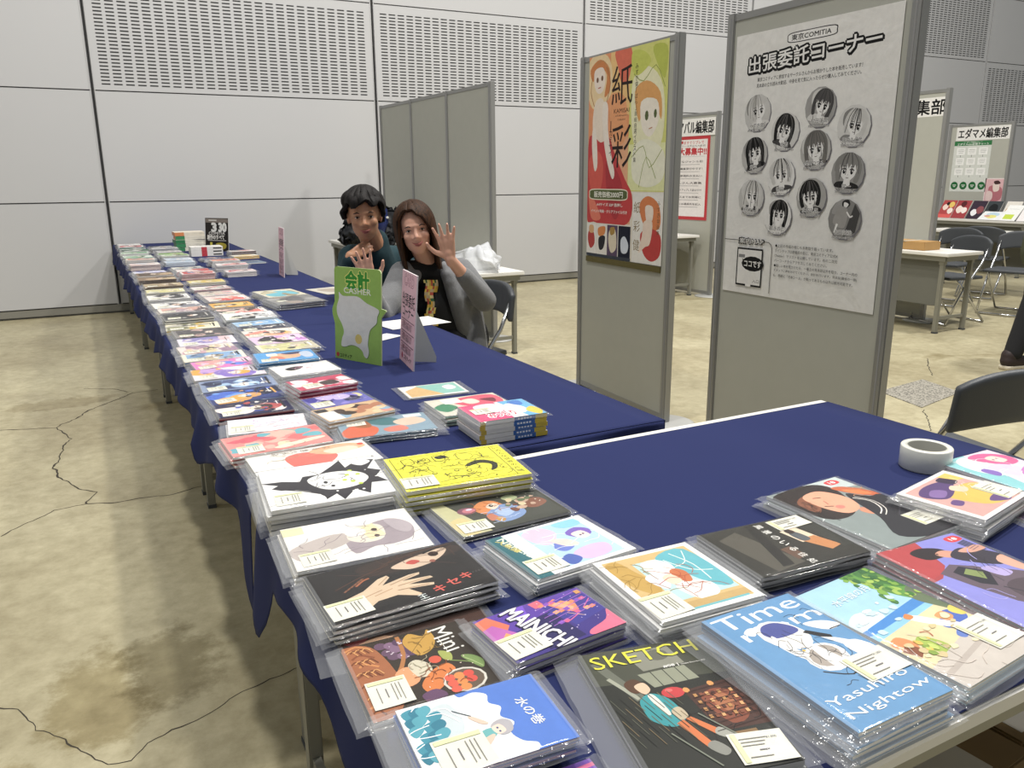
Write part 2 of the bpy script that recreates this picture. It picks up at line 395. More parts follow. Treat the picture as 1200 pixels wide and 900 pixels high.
# ------------------------------------------------------------------ tables
def table(name, label, x0, y0, x1, y1, z=0.70, long='y', modesty=None, group=None, top=None):
    cx, cy = (x0+x1)/2, (y0+y1)/2; t = thing(name, (cx, cy, 0), label, 'table', group=group)
    hx, hy = (x1-x0)/2, (y1-y0)/2
    a = MB(); a.box((-hx, -hy, z-.028), (hx, hy, z), bev=.004); a.build('tabletop', top or M_TOP, t)
    f = MB(); i_ = .035
    for sx in (-1, 1): f.box((sx*(hx-i_)-.012, -hy+i_, z-.07), (sx*(hx-i_)+.012, hy-i_, z-.028))
    for sy in (-1, 1): f.box((-hx+i_, sy*(hy-i_)-.012, z-.07), (hx-i_, sy*(hy-i_)+.012, z-.028))
    f.build('frame', M_TABLELEG, t)
    for sx in (-1, 1):
        for sy in (-1, 1):
            l = MB(); px, py = sx*(hx-.055), sy*(hy-.075)
            l.box((px-.015, py-.02, 0.012), (px+.015, py+.02, z-.03), bev=.003); l.box((px-.02, py-.026, z-.1), (px+.02, py+.026, z-.03), bev=.003)
            o = l.build('leg', M_TABLELEG, t)
            q = MB(); q.box((px-.017, py-.022, 0), (px+.017, py+.022, .014)); q.build('foot_cap', M_DARKGREY, o)
    for s in (-1, 1):
        l = MB()
        if long == 'y': l.box((-hx+.06, s*(hy-.075)-.009, .12), (hx-.06, s*(hy-.075)+.009, .145))
        else: l.box((s*(hx-.055)-.009, -hy+.08, .12), (s*(hx-.055)+.009, hy-.08, .145))
        l.build('stretcher', M_TABLELEG, t)
    if modesty:
        p = MB()
        if modesty == 'x-': p.box((-hx+.07, -hy+.09, .24), (-hx+.085, hy-.09, z-.07))
        if modesty == 'x+': p.box((hx-.085, -hy+.09, .24), (hx-.07, hy-.09, z-.07))
        if modesty == 'y-': p.box((-hx+.09, -hy+.07, .24), (hx-.09, -hy+.085, z-.07))
        p.build('modesty_panel', M_MODESTY, t)
    return t
TXL, TXM, TXR = 0.255, 0.79, 1.326
ys = [1.648, 3.50, 5.36, 7.24, 9.29]
for i in range(4):
    wh = ['nearest the short table', 'second along from the short table', 'third along from the short table', 'next to the back wall'][i]
    table('folding_table', 'folding table under the blue cloth on the aisle side, '+wh, TXL+.03, ys[i]+.01, TXM, ys[i+1]-.01, group='tables of the long sales counter')
    table('folding_table', 'folding table under the blue cloth on the staff side, '+wh, TXM+.005, ys[i]+.01, TXR-.02, ys[i+1]-.01, group='tables of the long sales counter')
FX0, FX1, FY0, FY1 = 0.25, 1.866, 0.493, 1.594
table('folding_table', 'white-edged folding table at the front end of the counter, nearer the camera', FX0, FY0, FX1, 1.04, .709, 'x', group='tables of the short front counter')
table('folding_table', 'white-edged folding table at the front, its bare far rim showing beside the cloth', FX0, 1.045, FX1, FY1, .709, 'x', group='tables of the short front counter')

def interp(tab, y):
    if y <= tab[0][0]: return tab[0][1]
    for (a, b), (c, e) in zip(tab, tab[1:]):
        if y <= c: return b+(e-b)*(y-a)/(c-a) if c > a else e
    return tab[-1][1]
def cloth_mat():
    M = mat('navy_cloth', '232b55', 0.9, bump=.05, bscale=500, mottle=.05, mscale=3, spec=.2)
    return M
M_CLOTH = cloth_mat()
def cloth(name, label, x0, x1, y0, y1, hemL, dropR, zt, near, far, res, sway):
    """navy cloth: flat on the top, its sides hanging in loose folds"""
    mb = MB(); ny = int((y1-y0)/res)
    prof = []
    for k in range(11): prof.append(('R', 1-k/10))
    for k in range(1, 18): prof.append(('T', k/18))
    for k in range(0, 17): prof.append(('L', k/16))
    def P(u, v):
        y = y0+(y1-y0)*v; y += (.004*math.sin(u*9)-.028*max(0, .75-u))*max(0, v-.9)*10*(far == 0)
        kind, q = prof[min(len(prof)-1, int(round(u*(len(prof)-1))))]
        if kind == 'T':
            return (x1+(x0-x1)*q, y, zt+.0012*noise.noise(Vector((q*7, y*5, 1)))*(1 if 0.02 < q < 0.98 else 0))
        if kind == 'R':
            z = zt-dropR*q-.0; x = x1+.006+.012*q*(math.sin(y*11)+.4*math.sin(y*27)); return (x, y, z-.004*(q > 0))
        zb = interp(hemL, y); z = zt+(zb-zt)*q
        fold = math.sin(y*13.5+.8*math.sin(y*3.1))*.5+.35*math.sin(y*29+1)+.3*math.sin(y*6.1)
        x = x0-.008-sway*q*(.55+.55*fold)-.006*math.sin(min(1, q*4)*PI/2)
        return (x, y+.01*q*math.sin(y*9), z)
    mb.grid(P, len(prof)-1, ny)
    def endflap(y, s, drop):
        def Q(u, v):
            x = x1+(x0-x1)*u; return (x, y+s*(.004+.012*v*(1+math.sin(x*14))), zt-drop*v)
        mb.grid(Q, 30, 5)
    if near: endflap(y0, -1, near)
    if far: endflap(y1, 1, far)
    o = mb.build(name, M_CLOTH)
    sd = o.modifiers.new('thickness', 'SOLIDIFY'); sd.thickness = .0015; sd.offset = -1
    return tag(o, label, 'tablecloth', 'navy tablecloths')
hem = [(1.62,.42),(1.70,.43),(1.78,.50),(1.84,.60),(2.10,.615),(2.13,.625),(2.33,.56),(2.36,.555),(2.40,.60),(2.62,.60),(2.88,.628),(3.18,.562),(3.22,.60),(3.69,.629),(3.95,.585),(4.0,.61),(4.56,.63),(5.16,.563),(5.2,.60),(5.9,.62),(6.6,.57),(6.65,.61),(7.6,.62),(8.5,.58),(9.29,.55)]
cloth('tablecloth', 'navy cloth over the long counter running back to the wall', TXL, TXR, 1.648, 9.285, hem, .22, ZT, .05, .1, .02, .035)
hem2 = [(.45,.56),(.8,.56),(.95,.585),(1.03,.63),(1.2,.635),(1.3,.63),(1.41,.60),(1.47,.50),(1.52,.44),(1.575,.47)]
cloth('tablecloth', 'navy cloth over the short front counter, leaving a white strip bare', .256, 1.85, .497, 1.572, hem2, .10, .7115, 0, 0, .02, .03)

# ------------------------------------------------------------------ standing partition panels
def panel(name, label, A, B, H, group=None, fields=1, discs=(1, 1), cat='partition panel'):
    A = Vector((A[0], A[1])); B = Vector((B[0], B[1])); d = B-A; L = d.length; rz = math.atan2(d.y, d.x)
    t = thing(name, (A.x, A.y, 0), label, cat, rz, group)
    n = fields
    for k in range(n):
        x0, x1 = L*k/n+.02, L*(k+1)/n-.02
        b = MB(); b.box((x0, -.012, .05), (x1, .012, H-.03)); b.build('board', M_PANEL, t)
        for z0, z1, nm in ((.02, .055, 'bottom_rail'), (H-.035, H-.005, 'top_rail')):
            r_ = MB(); r_.box((x0-.002, -.016, z0), (x1+.002, .016, z1), bev=.002); r_.build(nm, M_ALU, t)
    for k in range(n+1):
        x = L*k/n; p = MB(); p.box((x-.022, -.022, .012), (x+.022, .022, H), bev=.004)
        for s in (-1, 1): p.box((x-.004, s*.0222, .03), (x+.004, s*.0228, H-.02), mi=1)
        o = p.build('post', [M_ALU, M_GROOVE], t)
        if k in (0, n) and discs[0 if k == 0 else 1]:
            q = MB(); q.lathe([(0, 0), (.17, 0), (.17, .004), (.15, .010), (.03, .013), (0, .013)], (x, 0, 0.001), 32); q.build('foot_disc', M_DISC, t)
    return t
P2A, P2B = (2.767, 3.43), (2.80, 4.36)
panel('partition_panel', 'grey partition panel carrying the red and lime illustration poster', P2A, P2B, 2.05)
_dz = (0.0, -1.0); P1A = (2.69, 2.96); P1B = (P1A[0]+_dz[0]*.935, P1A[1]+_dz[1]*.935)
panel('partition_panel', 'grey partition panel carrying the large black and white notice', P1B, P1A, 2.05)
panel('partition_panel', 'row of three grey partition panels behind the two seated people', (3.03, 6.1), (2.95, 8.56), 2.1, fields=3)
panel('partition_panel', 'grey partition panel with black lettering behind the cardboard box', (6.98, 4.87), (6.98, 5.80), 2.1)
panel('partition_panel', 'far grey partition panel with a green and white chart beside magazines', (11.5, 7.0), (11.5, 7.92), 2.06)
panel('partition_panel', 'grey partition panel with a red-framed notice between the two tall panels', (6.36, 7.16), (6.29, 8.08), 2.05)

# ------------------------------------------------------------------ posters on the panels
def wallart(name, label, cat, org, right, W, D, items, base='f4f2ec', off=.0, thick=.0012, wave=0.0, mi=M_POSTER, up=(0, 0, 1)):
    """a sheet whose top-left corner is org, running along right and hanging down"""
    mb = MB(); mb.box((-W/2, -D/2, -thick), (W/2, D/2, 0), base)
    art(mb, W, D, 0, [('r', base, 0, 0, 1, 1)]+items)
    r_ = Vector(right).normalized(); u_ = Vector(up).normalized(); n_ = r_.cross(u_)
    M_ = Matrix((r_, u_, n_)).transposed().to_4x4(); c = Vector(org)+r_*W/2-u_*D/2+n_*off; M_.translation = c
    if wave:
        for i, (x, y, z) in enumerate(mb.v): mb.v[i] = (x, y, z+wave*(.5+.5*math.sin(x*9+y*4))*(.3+.7*abs(y/D)))
    o = mb.build(name, mi); o.matrix_world = M_
    return tag(o, label, cat)
def portrait(s, t, r, asp, tone='b8b6b2', hair='2e2c2c', skin='ece8e4', name='', style=0, note=''):
    """a plain round monochrome portrait; each differs a little in tilt, hair and dress"""
    rn = random.Random(int(s*1000+t*777)); ti = rn.uniform(-.35, .35); ox, oy = rn.uniform(-.12, .12), rn.uniform(-.12, .02); sc = rn.uniform(.92, 1.12)
    ct, st_ = math.cos(ti), math.sin(ti)
    def q(a, b):
        a, b = a*sc, b*sc; x, y = a*ct-b*st_+ox, a*st_+b*ct+oy
        L = math.hypot(x, y)
        if L > .97: x, y = x*.97/L, y*.97/L
        return (s+x*r, t+y*r*asp)
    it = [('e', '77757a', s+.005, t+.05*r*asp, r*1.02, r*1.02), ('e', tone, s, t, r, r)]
    it += [('b', rn.choice(['8b8986', 'd9d7d3', 'a5a3a0']), [q(-.8, -.5), q(-.3, -.8), q(-.2, -.2), q(-.7, .1)])]
    if style < 2:
        dr = rn.choice(['4a4848', '2a2929', 'dedcd8', '8f8d8b'])
        it += [('b', dr, [q(-.75, 1.0), q(-.55, .55), q(-.15, .48), q(.3, .5), q(.65, .6), q(.8, 1.0)]), ('p', skin, [q(-.14, .3), q(.18, .3), q(.22, .62), q(.03, .72), q(-.16, .62)])]
        dk = hair if style == 0 else 'd3d1cd'
        lo = rn.uniform(.35, .8)
        it += [('b', dk, [q(-.58, lo), q(-.68, -.2), q(-.42, -.72), q(.05, -.88), q(.52, -.68), q(.72, -.15), q(.6, lo), q(.36, lo*.9), q(.42, .1), q(-.38, .1), q(-.36, lo*.95)])]
        it += [('b', skin, [q(-.40, -.30), q(.42, -.30), q(.43, .12), q(.25, .36), q(.03, .48), q(-.2, .37), q(-.41, .12)])]
        it += [('p', dk, [q(-.46, .02), q(-.44, -.48), q(0, -.62), q(.46, -.48), q(.48, .02), q(.36, -.28), q(.27, -.10), q(.16, -.32), q(.02, -.08), q(-.08, -.32), q(-.24, -.06), q(-.34, -.26)])]
        for k in range(9):
            a = rn.uniform(-.6, .6); it.append(('l', '5e5c5b' if style == 0 else hair, r*.035, [q(a*.4, -.82), q(a*.9, -.4), q(a*1.05, rn.uniform(-.1, lo))]))
        for e in (-.2, .22):
            it += [('e', '1f1d1d', *q(e, .06), r*.085, r*.12, -math.degrees(ti)), ('e', 'f5f4f2', *q(e+.03, .02), r*.03, r*.035), ('l', '1f1d1d', r*.05, [q(e-.12, -.02), q(e, -.08), q(e+.12, -.01)]), ('l', '4a4746', r*.03, [q(e-.1, -.17), q(e+.1, -.18)])]
        it += [('l', '6b5f5c', r*.03, [q(-.05, .31), q(.02, .33), q(.09, .31)]), ('l', '8b807c', r*.02, [q(.02, .17), q(.04, .21)])]
        it += [('l', '3c3a3a', r*.03, [q(-.4, .62), q(-.3, .95)]), ('l', '3c3a3a', r*.03, [q(.42, .62), q(.4, .95)])]
    else:
        it += [('p', '4b4a49', [q(.35, -.8), q(.85, -.5), q(.85, .45), q(.3, .85)]), ('b', hair, [q(-.35, -.6), q(-.1, -.85), q(.1, -.6), q(-.05, -.4), q(-.28, -.4)]), ('b', skin, [q(-.25, -.6), q(0, -.6), q(-.05, -.42), q(-.2, -.42)]), ('b', 'a5a29e', [q(-.4, -.3), q(.05, -.35), q(.2, .45), q(-.5, .45)]), ('l', skin, r*.08, [q(.05, -.25), q(.3, -.1), q(.42, -.2)]), ('p', skin, [q(-.3, .42), q(-.18, .42), q(-.2, .85), q(-.28, .85)])]
    T = lambda k: t+k*r*asp
    if name: it += [('t', 'f4f2ef', name, s, T(.66), min(r*1.15, r*.27*len(name)), r*.24, 0, .09), ('t', '1c1b1b', name, s, T(.66), min(r*1.15, r*.27*len(name)), r*.24, 0, .0)]
    if note: it += [('t', 'f4f2ef', note, s, T(.92), r*1.35, r*.13, 0, .09), ('t', '3a3838', note, s, T(.92), r*1.35, r*.13, 0, 0)]
    return it
A1_ = .845/1.125
np_ = []
for s, t, nm, nt, sty, tone, hair in [
    (.183,.295,'みずき健','紙彩',1,'cfcdc9','9a9792'), (.382,.372,'武若','愛のこども',0,'d8d6d2','1d1c1c'), (.593,.296,'村田蓮爾','Pixie Machinery',0,'a7a5a2','4c4a4a'),
    (.795,.368,'田中久仁彦','THE VISIONS of HEAD',1,'dedcd8','3c3a3a'), (.181,.453,'元平','いちごと魔法',0,'c3c1bd','111111'), (.585,.442,'奥田つづる','同人女の感情',0,'b9b7b3','77746f'),
    (.378,.536,'徳田','追い想い捨てちゃう',1,'eceae6','2c2b2b'), (.787,.524,'学一','Summer Diary',0,'a3a19e','8c8a86'), (.179,.616,'尾波かしこ','きのこの歌を唄って',1,'c9c7c3','6a6865'),
    (.585,.610,'永田礼路','螺旋じかけの海',0,'b1afab','1b1a1a'), (.377,.684,'鶴きのこ','きみとふたりで',0,'eeece8','0d0d0d'), (.794,.682,'吉田誠治','風景のいる住処',2,'8d8b88','2a2929')]:
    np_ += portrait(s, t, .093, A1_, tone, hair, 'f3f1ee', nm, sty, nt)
notice = [('r','dad8d3',.352,.028,.655,.062),('b','f6f4f0',[(.358,.045),(.375,.031),(.5,.029),(.635,.031),(.65,.045),(.635,.058),(.5,.060),(.375,.058)]),('t','1a1a1a','東京COMITIA',.5,.0445,.24,.028,0,.03)]
notice[0] = ('b','2a2a2a',[(.353,.045),(.372,.028),(.5,.026),(.64,.028),(.656,.045),(.64,.061),(.5,.063),(.372,.061)])
notice += [('t','101010','出張委託コーナー',.5,.106,.80,.080,2,.17),('t','101010','出張委託コーナー',.503,.109,.80,.080,2,.17),('t','f6f4f0','出張委託コーナー',.5,.106,.80,.080,2,.022),
  ('t','1d1d1d','東京コミティアに参加するサークルさんからお預かりした本を販売しています！',.49,.173,.645,.020,0,.012),('t','1d1d1d','見本誌の立ち読み大歓迎、中身を見て気に入ったらぜひ購入してみてください。',.487,.195,.645,.020,0,.012)]
notice += np_
notice += [('l','333333',.0035,[(0,.786),(.33,.786)]),('l','333333',.0035,[(.33,.786),(.352,.80),(.356,.83)]),('l','333333',.0035,[(.356,.83),(.356,.985)]),
  ('t','2a2a2a','案内MAP',.205,.787,.19,.036,0,.07),('t','f3f1ed','案内MAP',.205,.787,.176,.028,0,.01),
  ('r','222222',.105,.815,.295,.968),('r','efede9',.113,.822,.287,.961),('r','efede9',.18,.955,.22,.97),('r','8a8a8a',.118,.842,.165,.855),('e','141414',.225,.877,.082,.040),('p','141414',[(.145,.858),(.17,.868),(.165,.885)]),('t','f5f3ef','ココです',.225,.877,.125,.034,0,.03),('t','333333','入口',.255,.945,.05,.018)]
for i, ln in enumerate(['●上記の作品の他にも多数取り扱っています。','ラインナップは開催前の前に、東京コミティア公式X','（Twitter）でリストを公開しています。右の二次元','バーコードからアクセスしてみてください。','●欲しい本を見つけたら、一番上の見本誌以外を取り、コーナー内の','スタッフに声をかけてください。会計を行います。見本誌(最後の一冊)','も、表紙に「見本シール」が貼ってあるもの以外は販売可能です。']):
    L_ = [.37,.40,.40,.34,.52,.52,.50][i]; notice += [('t','262626',ln,.378+L_/2,.795+.019*i,L_,.0155,0,.006)]
rt = Vector((_dz[0], _dz[1], 0)); nrm1 = rt.cross(Vector((0, 0, 1)))
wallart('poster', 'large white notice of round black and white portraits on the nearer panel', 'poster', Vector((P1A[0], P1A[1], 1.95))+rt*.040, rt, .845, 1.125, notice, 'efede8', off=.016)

A2_ = .785/1.157
ill = [('r','ef9a62',0,0,.56,.45),('r','f5c77e',.3,0,.56,.3),('r','f0b184',0,.40,.6,.82),('r','dfe07c',.555,0,1,.66),('r','eef0b0',.56,.44,1,.655),
  ('b','f6d9a6',[(.0,.02),(.22,.0),(.32,.08),(.30,.2),(.12,.26),(0,.2)]),('b','d9853f',[(.02,.06),(.15,.02),(.28,.07),(.29,.17),(.22,.2),(.25,.1),(.14,.06),(.06,.12)]),('b','fbeadb',[(.08,.07),(.19,.06),(.23,.11),(.20,.17),(.13,.18),(.08,.14)]),
  ('l','b0703a',.008,[(.05,.1),(.03,.17),(.08,.24)]),('l','b0703a',.008,[(.24,.06),(.3,.14),(.25,.23)]),('l','c98a4c',.008,[(.1,.04),(.2,.03),(.29,.09)]),('e','7a5438',.12,.115,.016,.02),('e','7a5438',.185,.11,.016,.02),('l','c06a5a',.008,[(.13,.155),(.17,.152)]),
  ('b','e66a4a',[(.36,.0),(.56,.0),(.55,.12),(.46,.16),(.40,.08)]),('b','f3a56a',[(.30,.2),(.5,.22),(.52,.4),(.4,.44),(.32,.34)]),
  ('b','f8e7d3',[(.10,.22),(.2,.21),(.24,.3),(.22,.42),(.1,.44),(.06,.32)]),
  ('b','cf2c2e',[(.0,.44),(.06,.38),(.18,.42),(.30,.40),(.36,.46),(.52,.60),(.62,.68),(.60,.80),(.4,.84),(.1,.82),(0,.80)]),('b','e2513f',[(.02,.50),(.14,.46),(.22,.52),(.2,.64),(.1,.7),(.03,.62)]),('b','b71f2a',[(.26,.52),(.38,.54),(.5,.66),(.42,.8),(.3,.72)]),('b','ee7a5c',[(.02,.66),(.12,.72),(.2,.8),(.06,.8)]),
  ('b','fbeee0',[(.2,.24),(.27,.24),(.28,.36),(.33,.48),(.38,.57),(.35,.60),(.28,.52),(.22,.40)]),('b','fbeee0',[(.06,.36),(.11,.36),(.14,.52),(.1,.56),(.06,.46)]),
  ('b','f6f2c8',[(.6,.14),(.78,.1),(.95,.2),(.96,.42),(.8,.52),(.64,.46),(.58,.3)]),('b','e9a85a',[(.62,.2),(.76,.16),(.92,.22),(.94,.34),(.86,.26),(.74,.24),(.68,.34)]),('b','fdf3e2',[(.70,.25),(.88,.25),(.91,.34),(.82,.41),(.72,.37)]),('e','5e6a3c',.77,.315,.022,.034),('e','5e6a3c',.87,.31,.018,.03),('l','c58252',.007,[(.80,.375),(.84,.37)]),
  ('b','cfd65c',[(.58,.02),(.72,.03),(.8,.08),(.66,.13),(.58,.1)]),('b','c3cc52',[(.82,.02),(.98,.03),(.97,.16),(.9,.12)]),('b','f8f6dc',[(.62,.46),(.78,.42),(.98,.48),(.98,.6),(.8,.64),(.62,.6)]),
  ('l','9aa647',.006,[(.6,.12),(.72,.16),(.86,.1),(.97,.2)]),('l','9aa647',.006,[(.6,.5),(.74,.45),(.82,.55),(.96,.47)]),('l','9aa647',.006,[(.7,.64),(.78,.5),(.9,.6)]),
  ('t','2b1a16','紙',.455,.16,.27,.27,0,.0),('t','2b1a16','彩',.465,.445,.26,.30,0,.0),('t','3a2018','KAMISAI',.455,.277,.20,.03),('t','5a3a2a','みずき健 Illustrations',.455,.30,.16,.013),('t','5a3a2a','Collection',.455,.318,.10,.013),
  ('v','2b1a16','ーカミサイ',.318,.33,.49,.075,0.0),('v','2b1a16','みずき健「ばら」装絵自選イラスト集',.637,.075,.525,.05,.01),
  ('b','f3ead0',[(.03,.678),(.06,.652),(.3,.65),(.53,.652),(.565,.678),(.53,.704),(.3,.706),(.06,.704)]),('b','5d6a3a',[(.04,.678),(.066,.657),(.3,.655),(.525,.657),(.555,.678),(.525,.699),(.3,.701),(.066,.699)]),('t','fbf7ea','販売価格2000円',.3,.678,.40,.045,0,.03),('t','fdf6ee','A4サイズ 52P 箔押し',.32,.729,.36,.024,0,.03),('t','fdf6ee','イベント特典・クリアファイル付き',.31,.763,.50,.024,0,.03)]
ill += [('r','efe9e0',0,.825,.62,1),('r','f7f3ec',.0,.83,.135,.985),('b','c0342e',[(.03,.87),(.1,.87),(.12,.93),(.06,.96),(.02,.92)]),('b','e6b27a',[(.04,.84),(.1,.84),(.1,.875),(.04,.875)]),('r','f4efe6',.15,.83,.29,.985),('b','e58a3c',[(.17,.85),(.27,.84),(.26,.88),(.18,.89)]),('b','2a2a30',[(.18,.9),(.27,.89),(.25,.95),(.19,.96)]),
  ('r','5e4a66',.30,.83,.445,.985),('b','e9dcc2',[(.33,.86),(.41,.85),(.43,.94),(.36,.97),(.32,.92)]),('b','b08a3c',[(.34,.845),(.40,.84),(.4,.87),(.35,.88)]),('r','141a30',.455,.83,.615,.985),('b','dfe6f2',[(.49,.9),(.54,.88),(.59,.92),(.57,.96),(.5,.96)]),('r','3e4450',0,.985,.62,1),
  ('r','f6f2ea',.635,.665,1,1),('b','e2803e',[(.72,.72),(.82,.68),(.95,.72),(.97,.82),(.85,.84),(.76,.8)]),('b','fbe9d8',[(.79,.73),(.88,.73),(.88,.79),(.82,.81)]),('b','c9302c',[(.74,.86),(.86,.83),(.98,.86),(.98,.95),(.88,.985),(.78,.95)]),('b','f8e2cf',[(.78,.80),(.88,.80),(.86,.9),(.8,.92),(.72,.95),(.76,.87)]),('v','8f7a4e','紙彩健',.69,.69,.96,.08),('v','6a5636','みずき健画集',.95,.70,.86,.03)]
d2 = Vector((P2A[0]-P2B[0], P2A[1]-P2B[1], 0)).normalized()
wallart('poster', 'orange and lime illustration poster on the panel left of the notice', 'poster', Vector((P2B[0], P2B[1], 2.035))+d2*.08, d2, .785, 1.157, ill, 'efe6d4', off=.0165)
mb = MB(); mb.box((-.39, -.016, -.004), (.39, .016, .004)); o = mb.build('poster_batten', mat('olive_batten', '5c5326', .5))
r_, u_ = d2, Vector((0, 0, 1)); M_ = Matrix((r_, u_, r_.cross(u_))).transposed().to_4x4(); M_.translation = Vector((P2B[0], P2B[1], .858))+d2*.47+r_.cross(u_)*.0175; o.matrix_world = M_
tag(o, 'olive strip along the lower edge of the orange and lime poster', 'batten')

YN = Vector((0, -1, 0))
wallart('sign', 'white sign of bold black characters on the panel above the cardboard box', 'sign', (6.967, 5.36, 2.03), YN, .50, .165, [('t','111111','編集部',.5,.5,.92,.26,0,.03)], 'f4f2ee', off=.0)
wallart('sign', 'long white sign of black characters on the farthest panel with the green chart', 'sign', (11.486, 7.82, 2.015), YN, .79, .185, [('t','111111','エダマメ編集部',.5,.5,.92,.17,0,.03)], 'f4f2ee')
chart = [('r','2f7d46',0,0,1,.09),('t','f2f4ef','マンガ新人賞募集のチャート',.5,.02,.5,.03),('t','f6f8f2','エダマメmini診断チャート',.5,.06,.84,.06,0,.02)]
for i in range(3):
    for j in range(3):
        s, t = .2+.3*i, .2+.2*j
        chart += [('r','fbfbf8',s-.115,t-.07,s+.115,t+.07),('l','8c8f8a',.008,[(s-.08,t-.03),(s+.08,t-.03)]),('l','8c8f8a',.008,[(s-.08,t),(s+.08,t)]),('l','a5a8a3',.008,[(s-.06,t+.03),(s+.06,t+.03)]),('l','6b6e69',.012,[(s,t+.075),(s,t+.115)])]
for i in range(4): chart += [('e','1f6b38',.13+.245*i,.88,.1,.1),('l','dfe9dc',.02,[(.08+.245*i,.87),(.18+.245*i,.87)]),('l','dfe9dc',.02,[(.1+.245*i,.9),(.16+.245*i,.9)])]
wallart('poster', 'green and white flow chart poster on the far right panel', 'poster', (11.486, 7.83, 1.82), YN, .56, .71, chart, 'dfe2db')
wallart('poster', 'small pink illustrated poster beside the green chart', 'poster', (11.486, 7.29, 1.30), YN, .30, .33, [('r','e7b9bd',.04,.04,.96,.96),('b','c2727c',[(.2,.4),(.5,.3),(.85,.45),(.8,.9),(.3,.92)]),('b','f5e0d6',[(.4,.25),(.65,.22),(.7,.5),(.45,.55)]),('b','4a2e2e',[(.42,.14),(.62,.1),(.74,.22),(.5,.26)]),('b','f0d4d0',[(.15,.55),(.4,.6),(.4,.9),(.12,.9)])], 'f3e4e2')
d5 = (Vector((6.36, 7.16, 0))-Vector((6.29, 8.08, 0))).normalized()
wallart('sign', 'white sign of black characters above the red-framed notice', 'sign', Vector((6.282, 7.98, 1.99)), d5, .80, .19, [('t','111111','ディアバル編集部',.5,.5,.94,.17,0,.03)], 'f4f2ee', off=.005)
red = [('b','c8202c',[(.0,.02),(.02,0),(.5,.0),(.98,0),(1,.02),(1,.5),(1,.98),(.98,1),(.5,1),(.02,1),(0,.98),(0,.5)]),('r','f5efec',.055,.04,.945,.96),('r','c8202c',.1,.055,.42,.085),('t','c8202c','いますぐリブレで',.62,.075,.5,.05,0,.02),('t','2a2a2a','持ち込みしている作品も大歓迎',.5,.115,.8,.028),('t','c8202c','作品大募集中!!',.5,.18,.86,.11,0,.05),('l','aaaaaa',.004,[(.1,.24),(.9,.24)])]
for i in range(7): red += [('e','c8202c',.16,.30+.085*i,.025,.025),('t','2c2c2c',['得意なジャンル別','原稿募集受付中です！','掲載原稿料お支払い','新人さん大募集','イラストアップして送るだけ！','ブースまでお気軽に','表紙には連絡先を記入'][i],.55,.30+.085*i,.62,.035,0,.02),('l','8a8a8a',.006,[(.25,.335+.085*i),(.8,.335+.085*i)])]
wallart('poster', 'red-framed white recruiting notice on the panel seen between the two tall panels', 'poster', Vector((6.285, 7.99, 1.80)), d5, .74, .94, red, 'f5efec', off=.006)
# ------------------------------------------------------------------ chairs
def chair(name, label, loc, rz, group=None, scale=1.0):
    t = thing(name, loc, label, 'chair', rz, group)
    s = MB(); s.grid(lambda u, v: ((u-.5)*.41*(1-.12*abs(v-.5)), (v-.5)*.40+.03, .445-.012*math.cos((u-.5)*PI)*math.sin(v*PI)), 8, 8)
    o = s.build('seat', M_DARKGREY, t); md = o.modifiers.new('pad', 'SOLIDIFY'); md.thickness = .028; bevel(o, .008)
    b = MB()
    def bk(u, v):
        a = (u-.5)*2; top = .80-.055*abs(a)**3; lo = .60+.035*(1-a*a); z = lo+(top-lo)*v
        return (a*.225, -.235+.055*a*a-.02*(v-.5), z)
    b.grid(bk, 14, 6); o = b.build('backrest', M_DARKGREY, t); md = o.modifiers.new('pad', 'SOLIDIFY'); md.thickness = .03; md.offset = 0; bevel(o, .01)
    for sx in (-1, 1):
        f = MB(); f.tube([(sx*.205, .235, .015), (sx*.205, .05, .35), (sx*.20, -.12, .56), (sx*.195, -.19, .70)], .011, 10); f.build('frame_tube', M_CHROME, t)
        f = MB(); f.tube([(sx*.185, -.25, .015), (sx*.185, -.02, .26), (sx*.185, .13, .42)], .010, 10); f.build('leg', M_CHROME, t)
    f = MB(); f.tube([(-.205, .235, .013), (.205, .235, .013)], .011, 10); f.build('floor_bar', M_CHROME, t)
    f = MB(); f.tube([(-.185, -.25, .012), (.185, -.25, .012)], .010, 10); f.build('floor_bar', M_CHROME, t)
    f = MB(); f.tube([(-.2, -.02, .42), (.2, -.02, .42)], .008, 8); f.build('hinge_bar', M_CHROME, t)
    return t

